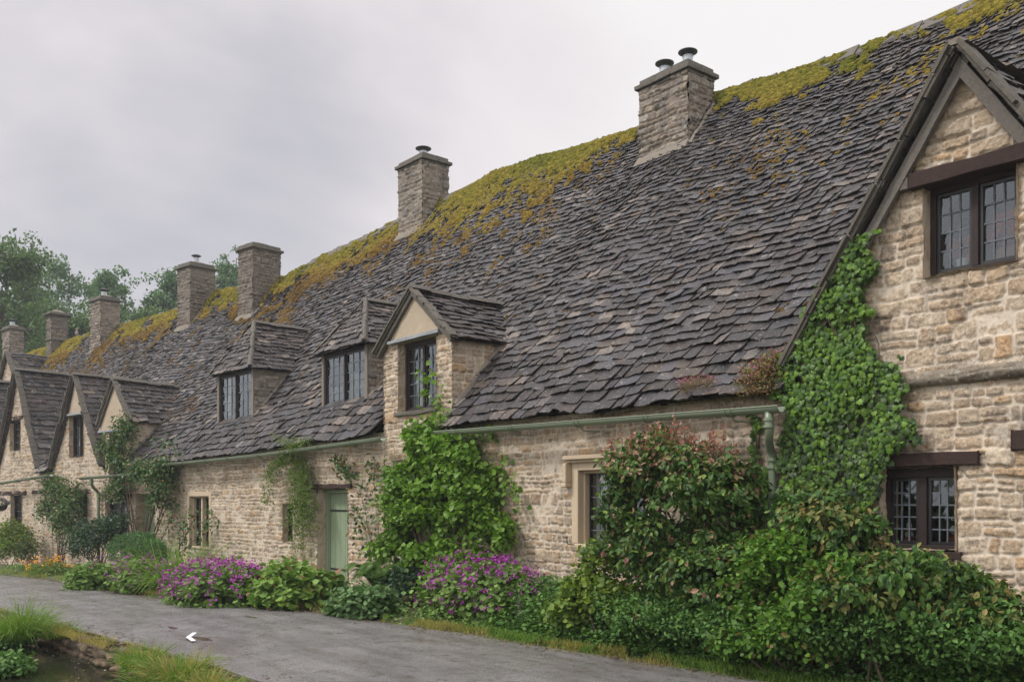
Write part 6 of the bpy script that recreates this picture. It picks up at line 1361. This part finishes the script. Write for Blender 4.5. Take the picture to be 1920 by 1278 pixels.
# ---------------------------------------------------------------- camera, light
cam = bpy.data.cameras.new('camera'); co = bpy.data.objects.new('camera', cam); COL.objects.link(co)
cam.sensor_width = 36; cam.lens = FOC / 1920 * 36; cam.shift_y = (HZ - 639) / 1920; cam.clip_end = 3000; cam.clip_start = .05
co.location = (CX, CY, CZ); co.rotation_euler = (PI / 2, 0, math.atan2(CS, SN)); SC.camera = co
wd = bpy.data.worlds.new('World'); SC.world = wd; wd.use_nodes = True; nt = wd.node_tree; q = N(nt)
bg = nt.nodes['Background']; SUN_EL, SUN_AZ = R_(48), R_(200)
sky = q.n('ShaderNodeTexSky'); sky.sky_type = 'NISHITA'; sky.sun_disc = False; sky.sun_elevation = SUN_EL; sky.sun_rotation = SUN_AZ
gen = q.n('ShaderNodeTexCoord').outputs['Generated']
sep = q.n('ShaderNodeSeparateXYZ'); q.l(gen, sep.inputs[0])
# overcast: soft cloud deck, darker blue-grey towards the far end of the lane, brightening overhead
mp = q.n('ShaderNodeMapping'); mp.inputs['Scale'].default_value = (1, 1, 1.6); q.l(gen, mp.inputs[0])
n1 = q.noise(1.7, 5, .5, mp.outputs[0], .3)
dt = q.n('ShaderNodeVectorMath', operation='DOT_PRODUCT'); q.l(gen, dt.inputs[0]); a_ = R_(170); dt.inputs[1].default_value = (math.cos(a_), math.sin(a_), .42)
dk = q.math('ADD', dt.outputs['Value'], q.math('MULTIPLY', q.math('SUBTRACT', n1, .5), .45))
col = q.ramp(q.math('MULTIPLY', dk, .75), [(.0, (.63, .615, .605)), (.69, (.61, .59, .585)), (.755, (.53, .495, .505)), (.815, (.33, .325, .355)), (.90, (.19, .225, .285))])
zen = q.math('ADD', q.math('MULTIPLY', q.math('MAXIMUM', sep.outputs[2], 0.0), 1.0), 0.0)
zr = q.ramp(zen, [(0, 1.0), (.45, 1.0), (.8, 1.0), (1, 1.0)])
zm = q.math('ADD', 1.0, q.math('MULTIPLY', q.math('MAXIMUM', q.math('SUBTRACT', sep.outputs[2], .5), 0.0), 2.5))
fr_ = q.math('ADD', 1.0, q.math('MULTIPLY', q.math('MAXIMUM', q.math('MULTIPLY', sep.outputs[1], -1.0), 0.0), .45))
vm = q.n('ShaderNodeVectorMath', operation='SCALE'); q.l(col, vm.inputs[0]); q.l(q.math('MULTIPLY', zm, fr_), vm.inputs['Scale'])
sk = q.n('ShaderNodeVectorMath', operation='SCALE'); q.l(sky.outputs[0], sk.inputs[0]); sk.inputs['Scale'].default_value = .006
ad = q.n('ShaderNodeVectorMath', operation='ADD'); q.l(vm.outputs[0], ad.inputs[0]); q.l(sk.outputs[0], ad.inputs[1])
q.l(ad.outputs[0], bg.inputs[0]); bg.inputs[1].default_value = 1.0
sl = bpy.data.lights.new('sun', 'SUN'); sl.energy = 1.5; sl.angle = R_(10); sl.color = (1, .96, .9); so = bpy.data.objects.new('sun', sl); COL.objects.link(so)
# light comes over the photographer's left shoulder
dx, dy, dz = math.cos(R_(48)) * -.45, math.cos(R_(48)) * -.9, math.sin(R_(48))
from mathutils import Vector
so.rotation_euler = Vector((dx, dy, dz)).to_track_quat('Z', 'Y').to_euler(); so.location = (0, -10, 20)
SC.view_settings.view_transform = 'Standard'; SC.view_settings.look = 'None'; SC.view_settings.exposure = 0.6; SC.view_settings.gamma = 1
SC.cycles.max_bounces = 8; SC.cycles.transparent_max_bounces = 12; SC.cycles.use_denoising = True; SC.cycles.denoising_prefilter = 'NONE'; SC.cycles.denoising_input_passes = 'RGB_ALBEDO_NORMAL'; SC.cycles.use_adaptive_sampling = False
try: SC.cycles.caustics_reflective = False; SC.cycles.caustics_refractive = False
except Exception: pass
